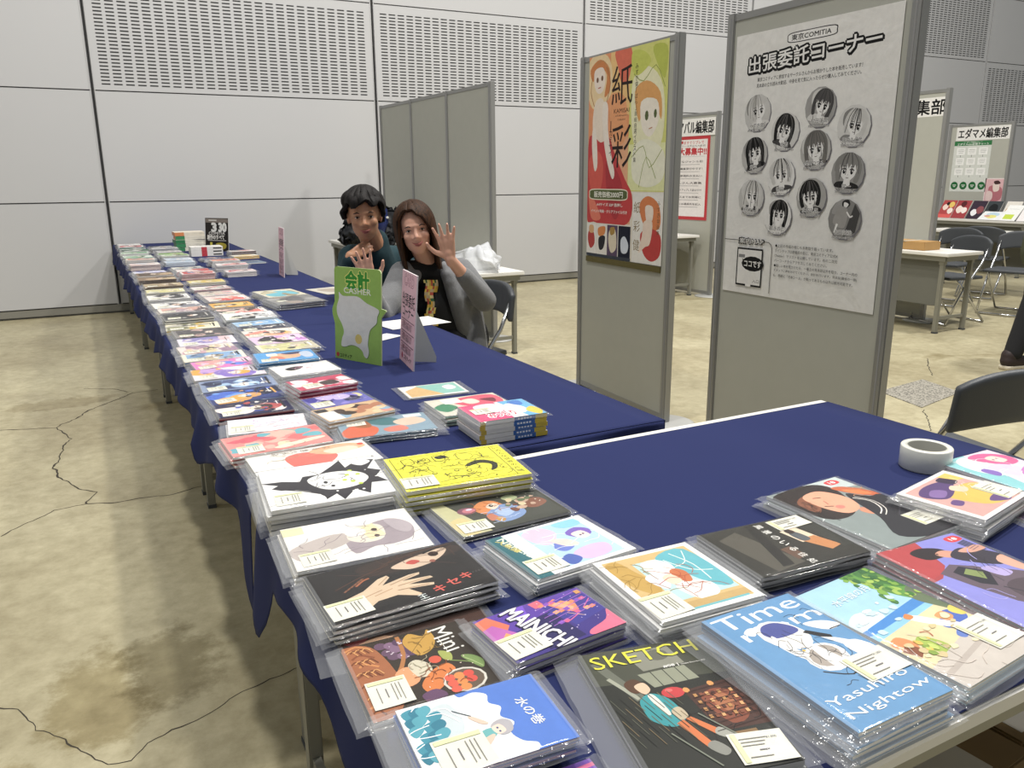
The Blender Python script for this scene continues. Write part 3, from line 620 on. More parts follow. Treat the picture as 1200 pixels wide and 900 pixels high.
# ------------------------------------------------------------------ people
def skin_mat(name, c):
    M = mat(name, c, .5, mottle=.05, mscale=30); b = M.node_tree.nodes['Principled BSDF']
    b.inputs['Subsurface Weight'].default_value = .12; b.inputs['Subsurface Radius'].default_value = (.012, .005, .003); b.inputs['Subsurface Scale'].default_value = .5
    return M
class Flesh:
    """rounded tapering limbs melted into one continuous surface"""
    def __init__(s): s.mb = MB()
    def cap(s, a, b, ra, rb, seg=14):
        a, b = Vector(a), Vector(b); d = b-a; L = d.length
        if L < 1e-6: return
        d /= L; P = []; rr = []
        for k in range(5): an = PI/2*(1-k/4.6); P.append(a-d*ra*math.sin(an)); rr.append(max(ra*math.cos(an), .0006))
        for k in range(1, 5): f = k/5; P.append(a.lerp(b, f)); rr.append(ra+(rb-ra)*f)
        for k in range(5): an = PI/2*(k+.6)/4.6; P.append(b+d*rb*math.sin(min(an, PI/2))); rr.append(max(rb*math.cos(min(an, PI/2)), .0006))
        s.mb.tube(P, rr, seg)
    def chain(s, pts, rs):
        for i in range(len(pts)-1): s.cap(pts[i], pts[i+1], rs[i], rs[i+1])
    def ell(s, c, r, M=None):
        b = bmesh.new(); bmesh.ops.create_uvsphere(b, u_segments=20, v_segments=14, radius=1)
        T = Matrix.Translation(Vector(c)) @ (M.to_4x4() if M else Matrix.Identity(4)) @ Matrix.Diagonal((*r, 1))
        bmesh.ops.transform(b, matrix=T, verts=b.verts); s.mb.bm(b, smooth=True)
    def build(s, name, M, parent, base, voxel=.007, smooth=4):
        off = Vector(base)
        s.mb.v = [tuple(Vector(v)-off) for v in s.mb.v]
        o = s.mb.build(name, M); rm = o.modifiers.new('melt', 'REMESH'); rm.mode = 'VOXEL'; rm.voxel_size = voxel; rm.use_smooth_shade = True
        if smooth: sm = o.modifiers.new('soft', 'SMOOTH'); sm.factor = .5; sm.iterations = smooth
        dg = bpy.context.evaluated_depsgraph_get(); me = bpy.data.meshes.new_from_object(o.evaluated_get(dg)); me.name = name
        old = o.data; o.modifiers.clear(); o.data = me; bpy.data.meshes.remove(old)
        for p in me.polygons: p.use_smooth = True
        o.parent = parent; return o
def hand(F, wrist, direc, palm_n, side, L=.175, spread=.16, curl=.1):
    """palm, four unequal fingers and a thumb; side = +1 if the thumb is on direc x palm_n"""
    w_ = Vector(wrist); d = Vector(direc).normalized(); n = Vector(palm_n); n = (n-d*n.dot(d)).normalized(); x = d.cross(n).normalized()*side
    k = L/.18
    for q in (-.030, -.010, .010, .030): F.cap(w_+x*q*.6*k+d*.012*k, w_+d*.088*k+x*q*k, .013*k, .0115*k)
    F.cap(w_-d*.02*k, w_+d*.03*k, .022*k, .02*k)
    for q, ln, sp in ((.030, .070, 1.0), (.010, .080, .33), (-.011, .075, -.35), (-.031, .058, -1.1)):
        b0 = w_+d*.090*k+x*q*k; dr = (d+x*spread*sp).normalized()
        p1 = b0+dr*ln*.45*k; dr2 = (dr+n*curl).normalized(); p2 = p1+dr2*ln*.32*k; dr3 = (dr2+n*curl*1.4).normalized(); p3 = p2+dr3*ln*.27*k
        F.chain([b0, p1, p2, p3], [.0098*k, .0088*k, .0078*k, .0066*k])
    t0 = w_+d*.022*k+x*.026*k; t1 = t0+(d*.55+x*.8+n*.15).normalized()*.045*k; t2 = t1+(d*.75+x*.55+n*.15).normalized()*.034*k; t3 = t2+(d*.9+x*.3+n*.2).normalized()*.026*k
    F.chain([t0, t1, t2, t3], [.0155*k, .0118*k, .0098*k, .0078*k])
def head_frame(c, toward, roll=0, nod=0):
    f = (Vector(toward)-Vector(c)); f.z = 0; f.normalize(); yaw = math.atan2(f.x, -f.y)
    return Matrix.Translation(Vector(c)) @ Matrix.Rotation(yaw, 4, 'Z') @ Matrix.Rotation(roll, 4, 'Y') @ Matrix.Rotation(nod, 4, 'X')
def head(F, H, s=1.0):
    """skull, jaw, nose, brow, lips and ears; the face looks along local -Y"""
    def e(c, r): 
        M3 = H.to_3x3(); F.ell(H @ (Vector(c)*s), [q*s for q in r], M3)
    e((0, .012, .028), (.074, .092, .088)); e((0, -.012, -.03), (.062, .072, .078)); e((0, -.035, -.078), (.036, .038, .030))
    e((0, -.040, -.055), (.045, .042, .042)); e((.034, -.052, -.018), (.026, .026, .024)); e((-.034, -.052, -.018), (.026, .026, .024))
    e((0, -.070, .028), (.044, .014, .012)); F.cap(H @ Vector((0, -.078*s, .012*s)), H @ Vector((0, -.094*s, -.020*s)), .0075*s, .012*s)
    e((.012, -.083, -.026), (.009, .009, .007)); e((-.012, -.083, -.026), (.009, .009, .007))
    for q in (-1, 1): e((q*.075, .012, -.004), (.009, .018, .029))
def face(H, body, base, s=1.0, smile=True, browc='221a16'):
    off = Vector(base)
    def put(nm, mb, M): 
        mb.v = [tuple((H @ (Vector(v)*s))-off) for v in mb.v]; return mb.build(nm, M, body)
    for q in (-1, 1):
        e = MB(); e.lathe([(0, -.010), (.006, -.008), (.010, 0), (.006, .008), (0, .010)], seg=14); e.v = [(v[0]*1.2+q*.031, -.0655-v[2]*.8, v[1]*.50+.008) for v in e.v]; put('eye', e, M_EYEW)
        e = MB(); e.lathe([(0, .0025), (.0052, .0016), (.0062, 0)], seg=14); e.v = [(v[0]*.85+q*.031, -.0728-v[2], v[1]*.78+.008) for v in e.v]; put('iris', e, M_IRIS)
        b = MB(); b.tube([(q*.017, -.079, .026), (q*.031, -.0805, .031), (q*.047, -.070, .026)], [.0022, .003, .0014], 6); put('eyebrow', b, M_BROW)
        b = MB(); b.tube([(q*.019, -.0735, .010), (q*.031, -.0772, .0135), (q*.043, -.069, .010)], [.0012, .0018, .0012], 6); put('eyelash', b, M_BROW)
    l = MB(); up = .006 if smile else 0
    l.tube([(-.026, -.073, -.050+up), (-.012, -.0835, -.054), (0, -.0855, -.0535), (.012, -.0835, -.054), (.026, -.073, -.050+up)], [.0015, .004, .0045, .004, .0015], 8); put('lips', l, M_LIP)
    l = MB(); l.tube([(-.02, -.074, -.060+up*.4), (0, -.0835, -.0625), (.02, -.074, -.060+up*.4)], [.0015, .005, .0015], 8); put('lips', l, M_LIP)
M_EYEW = mat('eye_white', 'e4e0da', .25); M_IRIS = mat('dark_iris', '2a1a12', .2); M_BROW = mat('brow_hair', '231a15', .7); M_LIP = mat('lip_skin', 'a5605a', .5)
def hair(name, H, M, parent, base, hem, face_az, hairline, s=1.0, thick=.014, wav=.004, seed=0, puff=1.0, back=None, tuft=0.0):
    """a shell of hair from the crown down to hem(az); open over the face between -face_az and face_az"""
    off = Vector(base); mb = MB(); nu, nv = 72, 22
    def P(u, v):
        az = -PI+2*PI*u; a = abs(az); front = max(0.0, min(1.0, (face_az-a)/.25+.5))
        hl_ = hairline(az) if callable(hairline) else hairline; low = hem(az)*(1-front)+hl_*front
        rx, ry, rz = .083*puff, .100*puff, .112*puff
        zt = .125*puff; z = zt+(low-zt)*v**1.25
        k = 1-max(0, (z-.02)/(zt-.02))**2.2 if z > .02 else 1
        r = math.sqrt(max(k, 0.0)); 
        flare = 1.0-(.10*min(1, max(0, -z-.05)/.12)) 
        st = 1+wav*8*math.sin(az*19+seed+3*math.sin(az*3)+z*20)*min(1, v*2.0)*.35
        tu = tuft*noise.noise(Vector((math.sin(az)*3.2+seed, math.cos(az)*3.2, z*26)))*min(1, v*3+.2); st += tu; z += tu*.03
        return (math.sin(az)*rx*r*flare*st, .012-math.cos(az)*ry*r*flare*st, z+.004*math.sin(az*13+seed)*v)
    mb.grid(P, nu, nv)
    mb.v = [tuple((H @ (Vector(v)*s))-off) for v in mb.v]
    o = mb.build(name, M, parent); sd = o.modifiers.new('body', 'SOLIDIFY'); sd.thickness = thick; sd.offset = -.6
    return o
def hair_mat(name, c1, c2):
    M = bpy.data.materials.new(name); M.use_nodes = True; nt = M.node_tree; b = nt.nodes['Principled BSDF']
    tc = nt.nodes.new('ShaderNodeTexCoord'); mp = nt.nodes.new('ShaderNodeMapping'); mp.inputs['Scale'].default_value = (90, 90, 5)
    n = nt.nodes.new('ShaderNodeTexNoise'); n.inputs['Scale'].default_value = 2; n.inputs['Detail'].default_value = 3
    r = nt.nodes.new('ShaderNodeValToRGB'); r.color_ramp.elements[0].color = lin(c1); r.color_ramp.elements[1].color = lin(c2); r.color_ramp.elements[0].position = .35; r.color_ramp.elements[1].position = .7
    bp = nt.nodes.new('ShaderNodeBump'); bp.inputs['Strength'].default_value = .5; bp.inputs['Distance'].default_value = .004
    L = nt.links.new; L(tc.outputs['Object'], mp.inputs[0]); L(mp.outputs[0], n.inputs['Vector']); L(n.outputs['Fac'], r.inputs[0]); L(r.outputs[0], b.inputs['Base Color']); L(n.outputs['Fac'], bp.inputs['Height']); L(bp.outputs[0], b.inputs['Normal'])
    b.inputs['Roughness'].default_value = .6; b.inputs['Specular IOR Level'].default_value = .2
    return M
V = Vector
# --- the waving woman
wb = V((1.72, 3.95, 0))
W = thing('person', wb, 'seated person in a grey open jacket waving both raised hands', 'person')
sk = skin_mat('fair_skin', 'd0a08a'); F = Flesh()
HW = head_frame(at_y(487, 270, 3.80), (0, 0, 0), roll=-.16, nod=.05)
head(F, HW, 1.06)
hc = HW @ V((0, 0, 0)); neck = V(at_y(506, 313, 3.90)); shl = V(at_y(539, 319, 3.90)); shr = V(at_y(472, 322, 3.86))
F.chain([HW @ V((0, .02, -.06)), neck+V((0, .02, -.02))], [.050, .054])
elL = V(at_y(568, 352, 3.72)); wrL = V(at_y(527, 303, 3.62)); elR = V(at_y(447, 372, 3.66)); wrR = V(at_y(434, 333, 3.56))
F.chain([elL.lerp(wrL, .6), wrL], [.034, .026]); F.chain([elR.lerp(wrR, .6), wrR], [.034, .026])
toc = (V((0, 0, CH))-wrL).normalized()
hand(F, wrL, V(at_y(520, 268, 3.60))-wrL, toc, -1, L=.185, spread=.30, curl=.05)
hand(F, wrR, V(at_y(423, 298, 3.55))-wrR, toc, 1, L=.175, spread=.24, curl=.05)
pel = wb+V((0.05, .02, .50)); che = V(at_y(512, 350, 3.95))
F.chain([neck, che, pel], [.06, .115, .14])
for sx, yy in ((-1, .10), (1, -.10)): F.chain([pel+V((0, yy, 0)), V((1.36, 3.86+yy, .50)), V((1.33, 3.86+yy, .10)), V((1.26, 3.85+yy, .05))], [.085, .06, .045, .035])
body = F.build('body', sk, W, wb, .0055, 3); face(HW, body, wb, 1.06)
M_HAIRB = hair_mat('brown_hair', '1c110a', '4a2f1c')
hair('hair', HW, M_HAIRB, W, wb, lambda a: -.150+.03*math.cos(a*2)-.02*max(0, math.sin(a)), .98, lambda a: .098-.075*(a+.28)**2, 1.06, thick=.018, seed=2, puff=1.05, wav=.003)
T = Flesh(); T.chain([neck+V((0,.012,.045)), neck+V((0,0,-.03)), che, pel], [.060, .085, .14, .155]); T.chain([shl.lerp(neck, .25), shr.lerp(neck, .25)], [.065, .065]); T.chain([che+V((-.06,-.05,-.02)), pel+V((-.06, -.04, 0))], [.11, .13])
top = T.build('black_top', mat('black_jersey', '101113', .85), W, wb, .011, 5)
# printed motif on the chest
toward = V((-.36, -.93, 0)).normalized(); side = V((.93, -.36, 0))
mo = MB(); rp = random.Random(3); cols_ = ['d9a92e','e6d27a','3f6b45','c24a3a','c9b48a','e8c23a']
for a in range(8):
    for b in range(15):
        if abs(a-3.5-1.2*math.sin(b*.9)) > 2.6+1.2*math.sin(b*.5+1) and not (2 <= a <= 5): continue
        c4 = [V(at_y(496+a*2.1+u*2.1+.9*math.sin(b+v), 328+b*3.6+v*3.6, 3.79-.004*(2-abs((a+u)*.6-2.5))))-wb for u, v in ((0,1),(1,1),(1,0),(0,0))]
        mo.add(c4, [(0,1,2,3)], rp.choice(cols_))
mo.build('shirt_print', M_PRINT, top)
J = Flesh(); M_JKT = mat('grey_wool', '6f7072', .95, bump=.35, bscale=220, mottle=.12, mscale=60, sheen=.3)
J.chain([neck+V((.06,.05,-.0)), shl, elL, elL.lerp(wrL, .62)], [.05, .078, .062, .043]); J.chain([neck+V((-.07,.05,-.01)), shr, elR, elR.lerp(wrR, .60)], [.05, .072, .056, .042])
for k in range(5):
    q = k/4; J.chain([shl+V((.02-.05*q*.4, .06*q+.0, -.02)), V(at_y(548, 372, 3.86))+V((.02, .07*q, 0)), V((1.76, 3.75+.2*q, .47))], [.05, .07, .06])
for k in range(6):
    q = k/5; J.chain([V(at_y(524+14*q, 322+3*q, 3.80+.05*q)), V(at_y(534+20*q, 352, 3.79+.06*q)), V(at_y(544+14*q, 385, 3.80+.08*q)), V(at_y(548+12*q, 402, 3.82+.1*q))], [.032, .04, .042, .035])
J.chain([neck+V((.05,.03,.012)), V(at_y(522, 316, 3.83)), V(at_y(526, 330, 3.79))], [.035, .036, .03]); J.chain([neck+V((-.055,.03,.012)), V(at_y(487, 322, 3.83)), V(at_y(479, 335, 3.79))], [.035, .034, .03])
J.chain([V(at_y(479, 332, 3.80)), V(at_y(470, 352, 3.76)), V(at_y(468, 375, 3.74))], [.03, .042, .045]); J.chain([shr+V((0, .05, -.02)), V(at_y(467, 365, 3.9)), V((1.52, 3.98, .5))], [.06, .07, .07])
J.chain([shl+V((-.05,.11,-.05)), shr+V((.08,.11,-.05))], [.07, .07]); J.chain([che+V((.05,.12,0)), pel+V((.06,.12,.02))], [.13, .13])
J.build('jacket', M_JKT, W, wb, .010, 4)
TR = Flesh()
for yy in (.10, -.10): TR.chain([pel+V((0, yy, -.01)), V((1.36, 3.86+yy, .50)), V((1.33, 3.86+yy, .12))], [.105, .078, .058])
TR.build('trousers', mat('black_denim', '141417', .85), W, wb, .013, 3)
for yy in (.10, -.10):
    S = Flesh(); S.chain([V((1.35, 3.86+yy, .055)), V((1.20, 3.86+yy, .04))], [.05, .038]); S.build('shoe', M_DARKGREY, W, wb, .009, 3)
chair('folding_chair', 'grey folding chair under the waving person in the grey jacket', (1.76, 3.95, 0), PI/2+.15)

# --- the man in dark green beside her
mb_ = V((1.66, 4.45, 0))
Mn = thing('person', mb_, 'seated person with short black hair in a dark green top, hand at chest', 'person')
sk2 = skin_mat('tan_skin', 'bb8a6c'); F = Flesh()
HM = head_frame(at_y(427, 254, 4.18), (0, .3, 0), roll=-.06, nod=.1)
head(F, HM, 1.12)
nk = V(at_y(441, 293, 4.30)); sl = V(at_y(470, 305, 4.38)); sr = V(at_y(413, 303, 4.34)); pl = mb_+V((0, 0, .5)); ch_ = V(at_y(447, 335, 4.4))
F.chain([HM @ V((0, .02, -.06)), nk], [.058, .062]); F.chain([nk, ch_, pl], [.07, .13, .15])
elr = V(at_y(405, 335, 4.2)); wrr = V(at_y(411, 300, 4.12)); F.chain([elr.lerp(wrr, .6), wrr], [.036, .028])
hand(F, wrr, V(at_y(436, 286, 4.15))-wrr, V((.25, .95, -.1)), -1, L=.155, spread=.05, curl=.25)
for yy in (.11, -.11): F.chain([pl+V((0, yy, 0)), V((1.38, 4.4+yy, .5)), V((1.36, 4.4+yy, .1)), V((1.25, 4.4+yy, .05))], [.09, .065, .05, .035])
bd = F.build('body', sk2, Mn, mb_, .006, 3); face(HM, bd, mb_, 1.12, smile=False)
def hemm(a):
    return -.045 if abs(a) > 2.1 else (.0 if abs(a) > 1.35 else .02)
hair('hair', HM, hair_mat('black_hair', '0a0909', '262221'), Mn, mb_, hemm, 1.12, lambda a: .066+.012*math.sin(a*6+1), 1.12, thick=.022, wav=.004, seed=5, puff=1.07, tuft=.17)
G = Flesh(); M_GRN = mat('dark_green_knit', '16333a', .9, bump=.15, bscale=250, mottle=.1, mscale=20)
G.chain([nk+V((0,0,.045)), nk+V((0,0,-.02)), ch_, pl], [.072, .085, .165, .17]); G.chain([sl, sr], [.085, .08])
G.chain([sr, elr, elr.lerp(wrr, .88)], [.078, .06, .042]); G.chain([sl, V(at_y(482, 350, 4.25)), V(at_y(455, 372, 4.05))], [.085, .065, .05])
G.build('green_top', M_GRN, Mn, mb_, .011, 4)
TR = Flesh()
for yy in (.11, -.11): TR.chain([pl+V((0, yy, -.01)), V((1.38, 4.4+yy, .5)), V((1.36, 4.4+yy, .12))], [.11, .082, .062])
TR.build('trousers', mat('navy_denim', '181b26', .85), Mn, mb_, .013, 3)
for yy in (.11, -.11):
    S = Flesh(); S.chain([V((1.36, 4.4+yy, .055)), V((1.2, 4.4+yy, .04))], [.052, .04]); S.build('shoe', M_DARKGREY, Mn, mb_, .009, 3)
chair('folding_chair', 'grey folding chair under the person in the dark green top', (1.72, 4.47, 0), PI/2)

# --- passer-by at the right edge
pb = V((5.98, 3.22, 0)); Pn = thing('person', pb, 'standing person in olive jacket and black trousers cut off by the right edge', 'person')
F = Flesh(); HP = head_frame((6.02, 3.2, 1.60), (9, 4, 1.6)); head(F, HP, 1.05)
hipz = .92; ft1 = V((5.74, 3.27, 0)); ft2 = V((6.16, 3.08, 0))
F.chain([V((6.02, 3.2, 1.52)), V((6.01, 3.2, 1.42)), V((6.0, 3.2, 1.2)), V((5.98, 3.21, .95))], [.055, .06, .13, .135])
for ft, yy in ((ft1, .08), (ft2, -.08)): F.chain([V((5.98, 3.21+yy, .92)), V((5.98, 3.21+yy, .9)).lerp(ft+V((.06,0,.09)), .48)+V((.05,0,0)), ft+V((0,0,.09))], [.09, .058, .04])
for yy, hx in ((.21, .12), (-.24, .12)):
    wv = V((6.02+hx, 3.2+yy*1.05, .86)); F.chain([V((6.01, 3.2+yy*.75, 1.42)), V((6.0+hx*.3, 3.2+yy, 1.13)), wv], [.05, .042, .028]); hand(F, wv, V((.02, 0, -1)), V((0, -yy, 0)), 1 if yy > 0 else -1, spread=.06, curl=.25)
bd = F.build('body', sk2, Pn, pb, .007, 3); face(HP, bd, pb, 1.05, smile=False)
hair('hair', HP, hair_mat('dark_hair', '0c0a09', '2a2320'), Pn, pb, hemm, 1.05, .052, 1.05, thick=.022, seed=9, puff=1.06)
C = Flesh(); M_OLV = mat('olive_jacket', '3c4029', .85, bump=.2, bscale=120, mottle=.1, mscale=15)
C.chain([V((6.01, 3.2, 1.46)), V((6.0, 3.2, 1.2)), V((5.96, 3.21, .84))], [.09, .20, .215]); C.chain([V((6.01, 3.05, 1.42)), V((6.01, 3.35, 1.42))], [.085, .085])
for yy, hx in ((.21, .12), (-.24, .12)): C.chain([V((6.01, 3.2+yy*.75, 1.42)), V((6.0+hx*.3, 3.2+yy, 1.13)), V((6.02+hx*.9, 3.2+yy*1.04, .90))], [.078, .065, .052])
C.build('jacket', M_OLV, Pn, pb, .012, 4)
TR = Flesh()
for ft, yy in ((ft1, .08), (ft2, -.08)): TR.chain([V((5.98, 3.21+yy, .92)), V((5.98, 3.21+yy, .9)).lerp(ft+V((.06,0,.09)), .48)+V((.05,0,0)), ft+V((.0,0,.12))], [.115, .085, .062])
TR.build('trousers', mat('black_cotton', '131316', .9), Pn, pb, .012, 3)
for ft in (ft1, ft2):
    S = Flesh(); S.chain([ft+V((-.03, .01, .065)), ft+V((.07, -.015, .055)), ft+V((.17, -.04, .04))], [.052, .048, .036]); S.chain([ft+V((-.02, .01, .10)), ft+V((0, 0, .12))], [.055, .055])
    o = S.build('sneaker', mat('brown_black_leather', '2c2020', .6), Pn, pb, .008, 3)
    Q = Flesh()
    for q in (-.018, .018): Q.chain([ft+V((-.045, .012+q, .02)), ft+V((.18, -.043+q, .018))], [.03, .026])
    so = Q.build('sole', mat('cream_rubber', 'cfc6b2', .7), o, V((0,0,0)), .008, 1); so.location = -pb if False else so.location
    so.data.transform(Matrix.Translation(-pb))
    for v in so.data.vertices: v.co.z = min(max(v.co.z, 0.0), .032)
# ------------------------------------------------------------------ furniture around the stand
chair('folding_chair', 'dark grey folding chair close by the right end of the front counter', (2.47, 1.54, 0), -.22)
table('side_table', 'grey table in front of the partition row, holding a white plastic bag', 2.50, 5.42, 2.96, 7.0, .655, 'y', group='tables by the partition row')
table('side_table', 'grey table against the partition row under a heaped black jacket', 2.38, 7.12, 2.84, 8.9, .70, 'y', 'x-', group='tables by the partition row')
bag = MB()
def bagf(u, v):
    az = 2*PI*u; q = v; r = (.27*math.cos(q*PI/2)**.55)*(1+.22*math.sin(az*3+1)+.12*math.sin(az*7+q*5)); h = .155*math.sin(q*PI/2)*(1+.35*math.sin(az*2+.6)*math.cos(q*PI/2))
    n = noise.noise(Vector((math.cos(az)*2.2, math.sin(az)*2.2, q*3)))*.05
    return (.62*r*math.cos(az)+n, 1.1*r*math.sin(az)+n, max(0.001, h+n*.8*(q > .05)))
bag.grid(bagf, 64, 18); o = bag.build('plastic_bag', M_BAGFILM, None, (2.73, 5.78, .655)); tag(o, 'crumpled white plastic bag on the table behind the waving person', 'bag')
inn = MB(); inn.box((-.1, -.16, .002), (.1, .16, .075), bev=.02); inn.build('contents', mat('white_wrapping', 'dcdcd8', .8), o)
# heaped jacket
K = Flesh(); kb = V((2.58, 7.75, .70))
for px, py, rr in [(452,262,.20),(425,258,.17),(413,275,.13),(406,283,.07),(440,245,.10),(462,255,.11),(418,290,.08)]:
    p = V(at_y(px, py, 7.7)); K.ell(p, (rr, rr*1.1, rr*.8))
K.ell(kb+V((0,0,.14)), (.22,.32,.15))
jk = K.build('jacket', mat('black_nylon', '0f1116', .6, bump=.4, bscale=25), None, kb, .015, 6); jk.location = kb
for v in jk.data.vertices:
    q = v.co*6.5; n_ = noise.noise(q)*.05+noise.noise(q*2.3+Vector((5, 1, 2)))*.028+abs(noise.noise(q*1.2+Vector((3, 3, 3))))*-.06
    v.co += v.normal*n_
for v in jk.data.vertices: v.co.z = max(v.co.z, .001)
tag(jk, 'black padded jacket heaped on the table behind the person in green', 'jacket')
ln = MB(); P0 = [V(at_y(x, y, 7.45))-kb for x, y in [(443,238),(448,247),(449,260),(447,272)]]
ln.tube(P0, [.03, .05, .05, .03], 10); ln.build('blue_lining', mat('blue_lining', '1b2a63', .6), jk)
sn = MB(); p = V(at_y(454, 255, 7.4))-kb; sn.lathe([(0,-.012),(.012,-.008),(.014,0),(.012,.008),(0,.012)], p, 12); sn.build('snap_button', M_TOP, jk)

# right-hand background
table('side_table', 'white-topped table carrying a cardboard box, beside the passer-by', 6.45, 4.33, 6.94, 6.1, .70, 'y', 'x-', group='white tables on the right')
table('side_table', 'white-topped table beyond the folding chairs on the right', 9.25, 4.6, 9.72, 6.6, .70, 'y', 'x+', group='white tables on the right')
table('side_table', 'grey table of upright magazines in front of the far chart panel', 10.95, 6.3, 11.4, 8.1, .74, 'y', 'x-', group='white tables on the right')
table('side_table', 'grey table with flat leaflets below the red-framed notice', 5.78, 7.25, 6.25, 8.6, .70, 'y', 'x-', group='white tables on the right')
chair('folding_chair', 'folding chair just behind the table with the cardboard box', (7.15, 4.74, 0), PI/2-.15, 'folding chairs on the right')
chair('folding_chair', 'folding chair half hidden behind the one near the cardboard box table', (8.15, 5.45, 0), 1.75, 'folding chairs on the right')
chair('folding_chair', 'folding chair with its seat towards us near the passer-by', (8.1, 4.74, 0), PI/2+.25, 'folding chairs on the right')
chair('folding_chair', 'farther folding chair beside the white table near the passer-by', (9.0, 5.6, 0), -PI/2+.3, 'folding chairs on the right')
M_SHADECARD = mat('shade_toned_card', '64502f', .9, mottle=.1, mscale=10); M_SLIP = mat('shade_toned_slip', 'a39f97', .8)  # brown card and white slip darkened to stand for shade under the counter
cb = MB(); cb.box((-.11, -.2, 0), (.11, .2, .075), bev=.003); cb.box((-.115, -.015, .0745), (.115, .015, .0762), mi=1); o = cb.build('cardboard_box', [M_CARTON, M_TAPE], None, (6.66, 4.83, .70)); tag(o, 'flat tan cardboard box on the white-topped table', 'box')
def cover(items, base): return items
def mag(label, y, x, c, items, lean=.9, W=.21, D=.29, group='magazines on the far table'):
    mb = MB(); mb.box((-W/2, -D/2, -.008), (W/2, D/2, 0), 'e9e6e0'); art(mb, W, D, 0, [('r', c, 0, 0, 1, 1)]+items)
    r_ = Vector((0, -1, 0)); u_ = Vector((math.cos(lean), 0, math.sin(lean))); n_ = r_.cross(u_)
    M_ = Matrix((r_, u_, n_)).transposed().to_4x4(); M_.translation = Vector((x, y, .742))+u_*D/2+n_*.009
    o = mb.build('magazine', M_PRINT); o.matrix_world = M_; tag(o, label, 'magazine', group)
    st = MB(); bx = M_.inverted()
    st.add([bx @ Vector(p) for p in [(x+.02, y-.05, .741), (x+.02, y+.05, .741), (x+.02+D*.8*math.cos(lean)+.06, y+.03, .741), (x+.02+D*.8*math.cos(lean)+.06, y-.03, .741)]], [(0,1,2,3)]); st.build('stand_foot', M_MODESTY, o)
bl = lambda c, x, y, r=.2: ('b', c, [(x-r, y), (x-r*.4, y-r*.8), (x+r*.7, y-r*.6), (x+r, y+r*.3), (x, y+r*.9)])
mag('magazine of red and white figures at the left of the far display', 7.62, 11.12, 'b23a3a', [bl('f2d8c8',.3,.4),bl('e8c45a',.7,.25),bl('f4e6dc',.75,.6),bl('2a1a1a',.4,.2,.12),('r','d9504a',0,.8,1,1)], 1.0)
mag('magazine with several pale faces on red, second in the far display', 7.40, 11.12, 'a33238', [bl('f4e0d4',.35,.5,.25),bl('f6e8e0',.7,.55,.2),bl('5a1f22',.5,.2,.2)], 1.0)
mag('dark magazine with a white figure, third in the far display', 7.17, 11.12, '3a2c3c', [bl('f0eef0',.35,.65,.22),bl('8e4a50',.7,.5,.25)], 1.0)
mag('black and grey magazine, fourth in the far display', 6.95, 11.12, '3c4246', [bl('1a1d20',.5,.4,.3),bl('7f878b',.3,.7,.2)], 1.0)
mag('magazine of orange and black hair, fifth in the far display', 6.70, 11.14, 'e9e3d8', [bl('c88a34',.4,.5,.28),bl('17120f',.7,.5,.2)], 1.0)
mag('white and pale blue leaflet lying at the front of the far display', 6.86, 10.97, 'f0f2f2', [bl('bcd6e6',.5,.35,.3),bl('e8e07a',.5,.6,.25),bl('d8a08a',.3,.55,.14)], .55, .30, .2)
mag('white leaflet with a lime green block at the front of the far display', 6.60, 10.97, 'f6f6f2', [('r','c8dc3a',.15,.6,.75,.9),('l','9a9a9a',.02,[(.2,.25),(.8,.25)])], .75)
mag('white leaflet with a pink figure at the right of the far display', 6.38, 11.0, 'f4efee', [bl('e6b4bc',.6,.5,.26),bl('3a2a2e',.7,.35,.12)], .85)
for i, (x, y, c) in enumerate([(5.9, 7.45, 'd9666a'), (6.0, 7.72, 'e8d8d4'), (5.92, 7.98, 'c84a50')]):
    mb = MB(); mb.box((-.105, -.148, 0), (.105, .148, .012+.006*i), 'efeae4'); art(mb, .21, .296, .012+.006*i, [('r', 'f2ece8', 0, 0, 1, 1), bl(c, .5, .4, .3), ('l', c, .03, [(.15, .8), (.85, .8)])])
    o = mb.build('leaflet_stack', M_PRINT, None, (x, y, .70)); tag(o, ['red and white leaflet stack nearest the end of the table below the red-framed notice', 'pale leaflet stack in the middle of the table below the red-framed notice', 'deep red leaflet stack farthest along the table below the red-framed notice'][i], 'leaflets', 'leaflet stacks')
# floor hatch
h = MB(); q = [(1030,459),(1081,445),(1125,460),(1080,478)]; W4 = [at(x, y, 0) for x, y in q]; c = sum(W4, Vector())/4
h.add([tuple(Vector((p.x, p.y, .004))-Vector((c.x, c.y, 0))) for p in W4]+[tuple(Vector((p.x, p.y, 0))-Vector((c.x, c.y, 0))) for p in W4], [(3,2,1,0),(0,1,5,4),(1,2,6,5),(2,3,7,6),(3,0,4,7)])
def speckle():
    M = mat('speckled_plate', '6f6c66', .7); nt = M.node_tree; b = nt.nodes['Principled BSDF']
    v = nt.nodes.new('ShaderNodeTexVoronoi'); v.inputs['Scale'].default_value = 70; tc = nt.nodes.new('ShaderNodeTexCoord'); r = nt.nodes.new('ShaderNodeValToRGB')
    r.color_ramp.elements[0].color = lin('3b3935'); r.color_ramp.elements[1].color = lin('9d988c'); r.color_ramp.elements[0].position = .15; r.color_ramp.elements[1].position = .6
    nt.links.new(tc.outputs['Object'], v.inputs['Vector']); nt.links.new(v.outputs['Distance'], r.inputs[0]); nt.links.new(r.outputs[0], b.inputs['Base Color']); return M
o = h.build('floor_hatch', speckle(), None, (c.x, c.y, 0)); tag(o, 'square speckled grey plate let into the concrete floor', 'hatch')
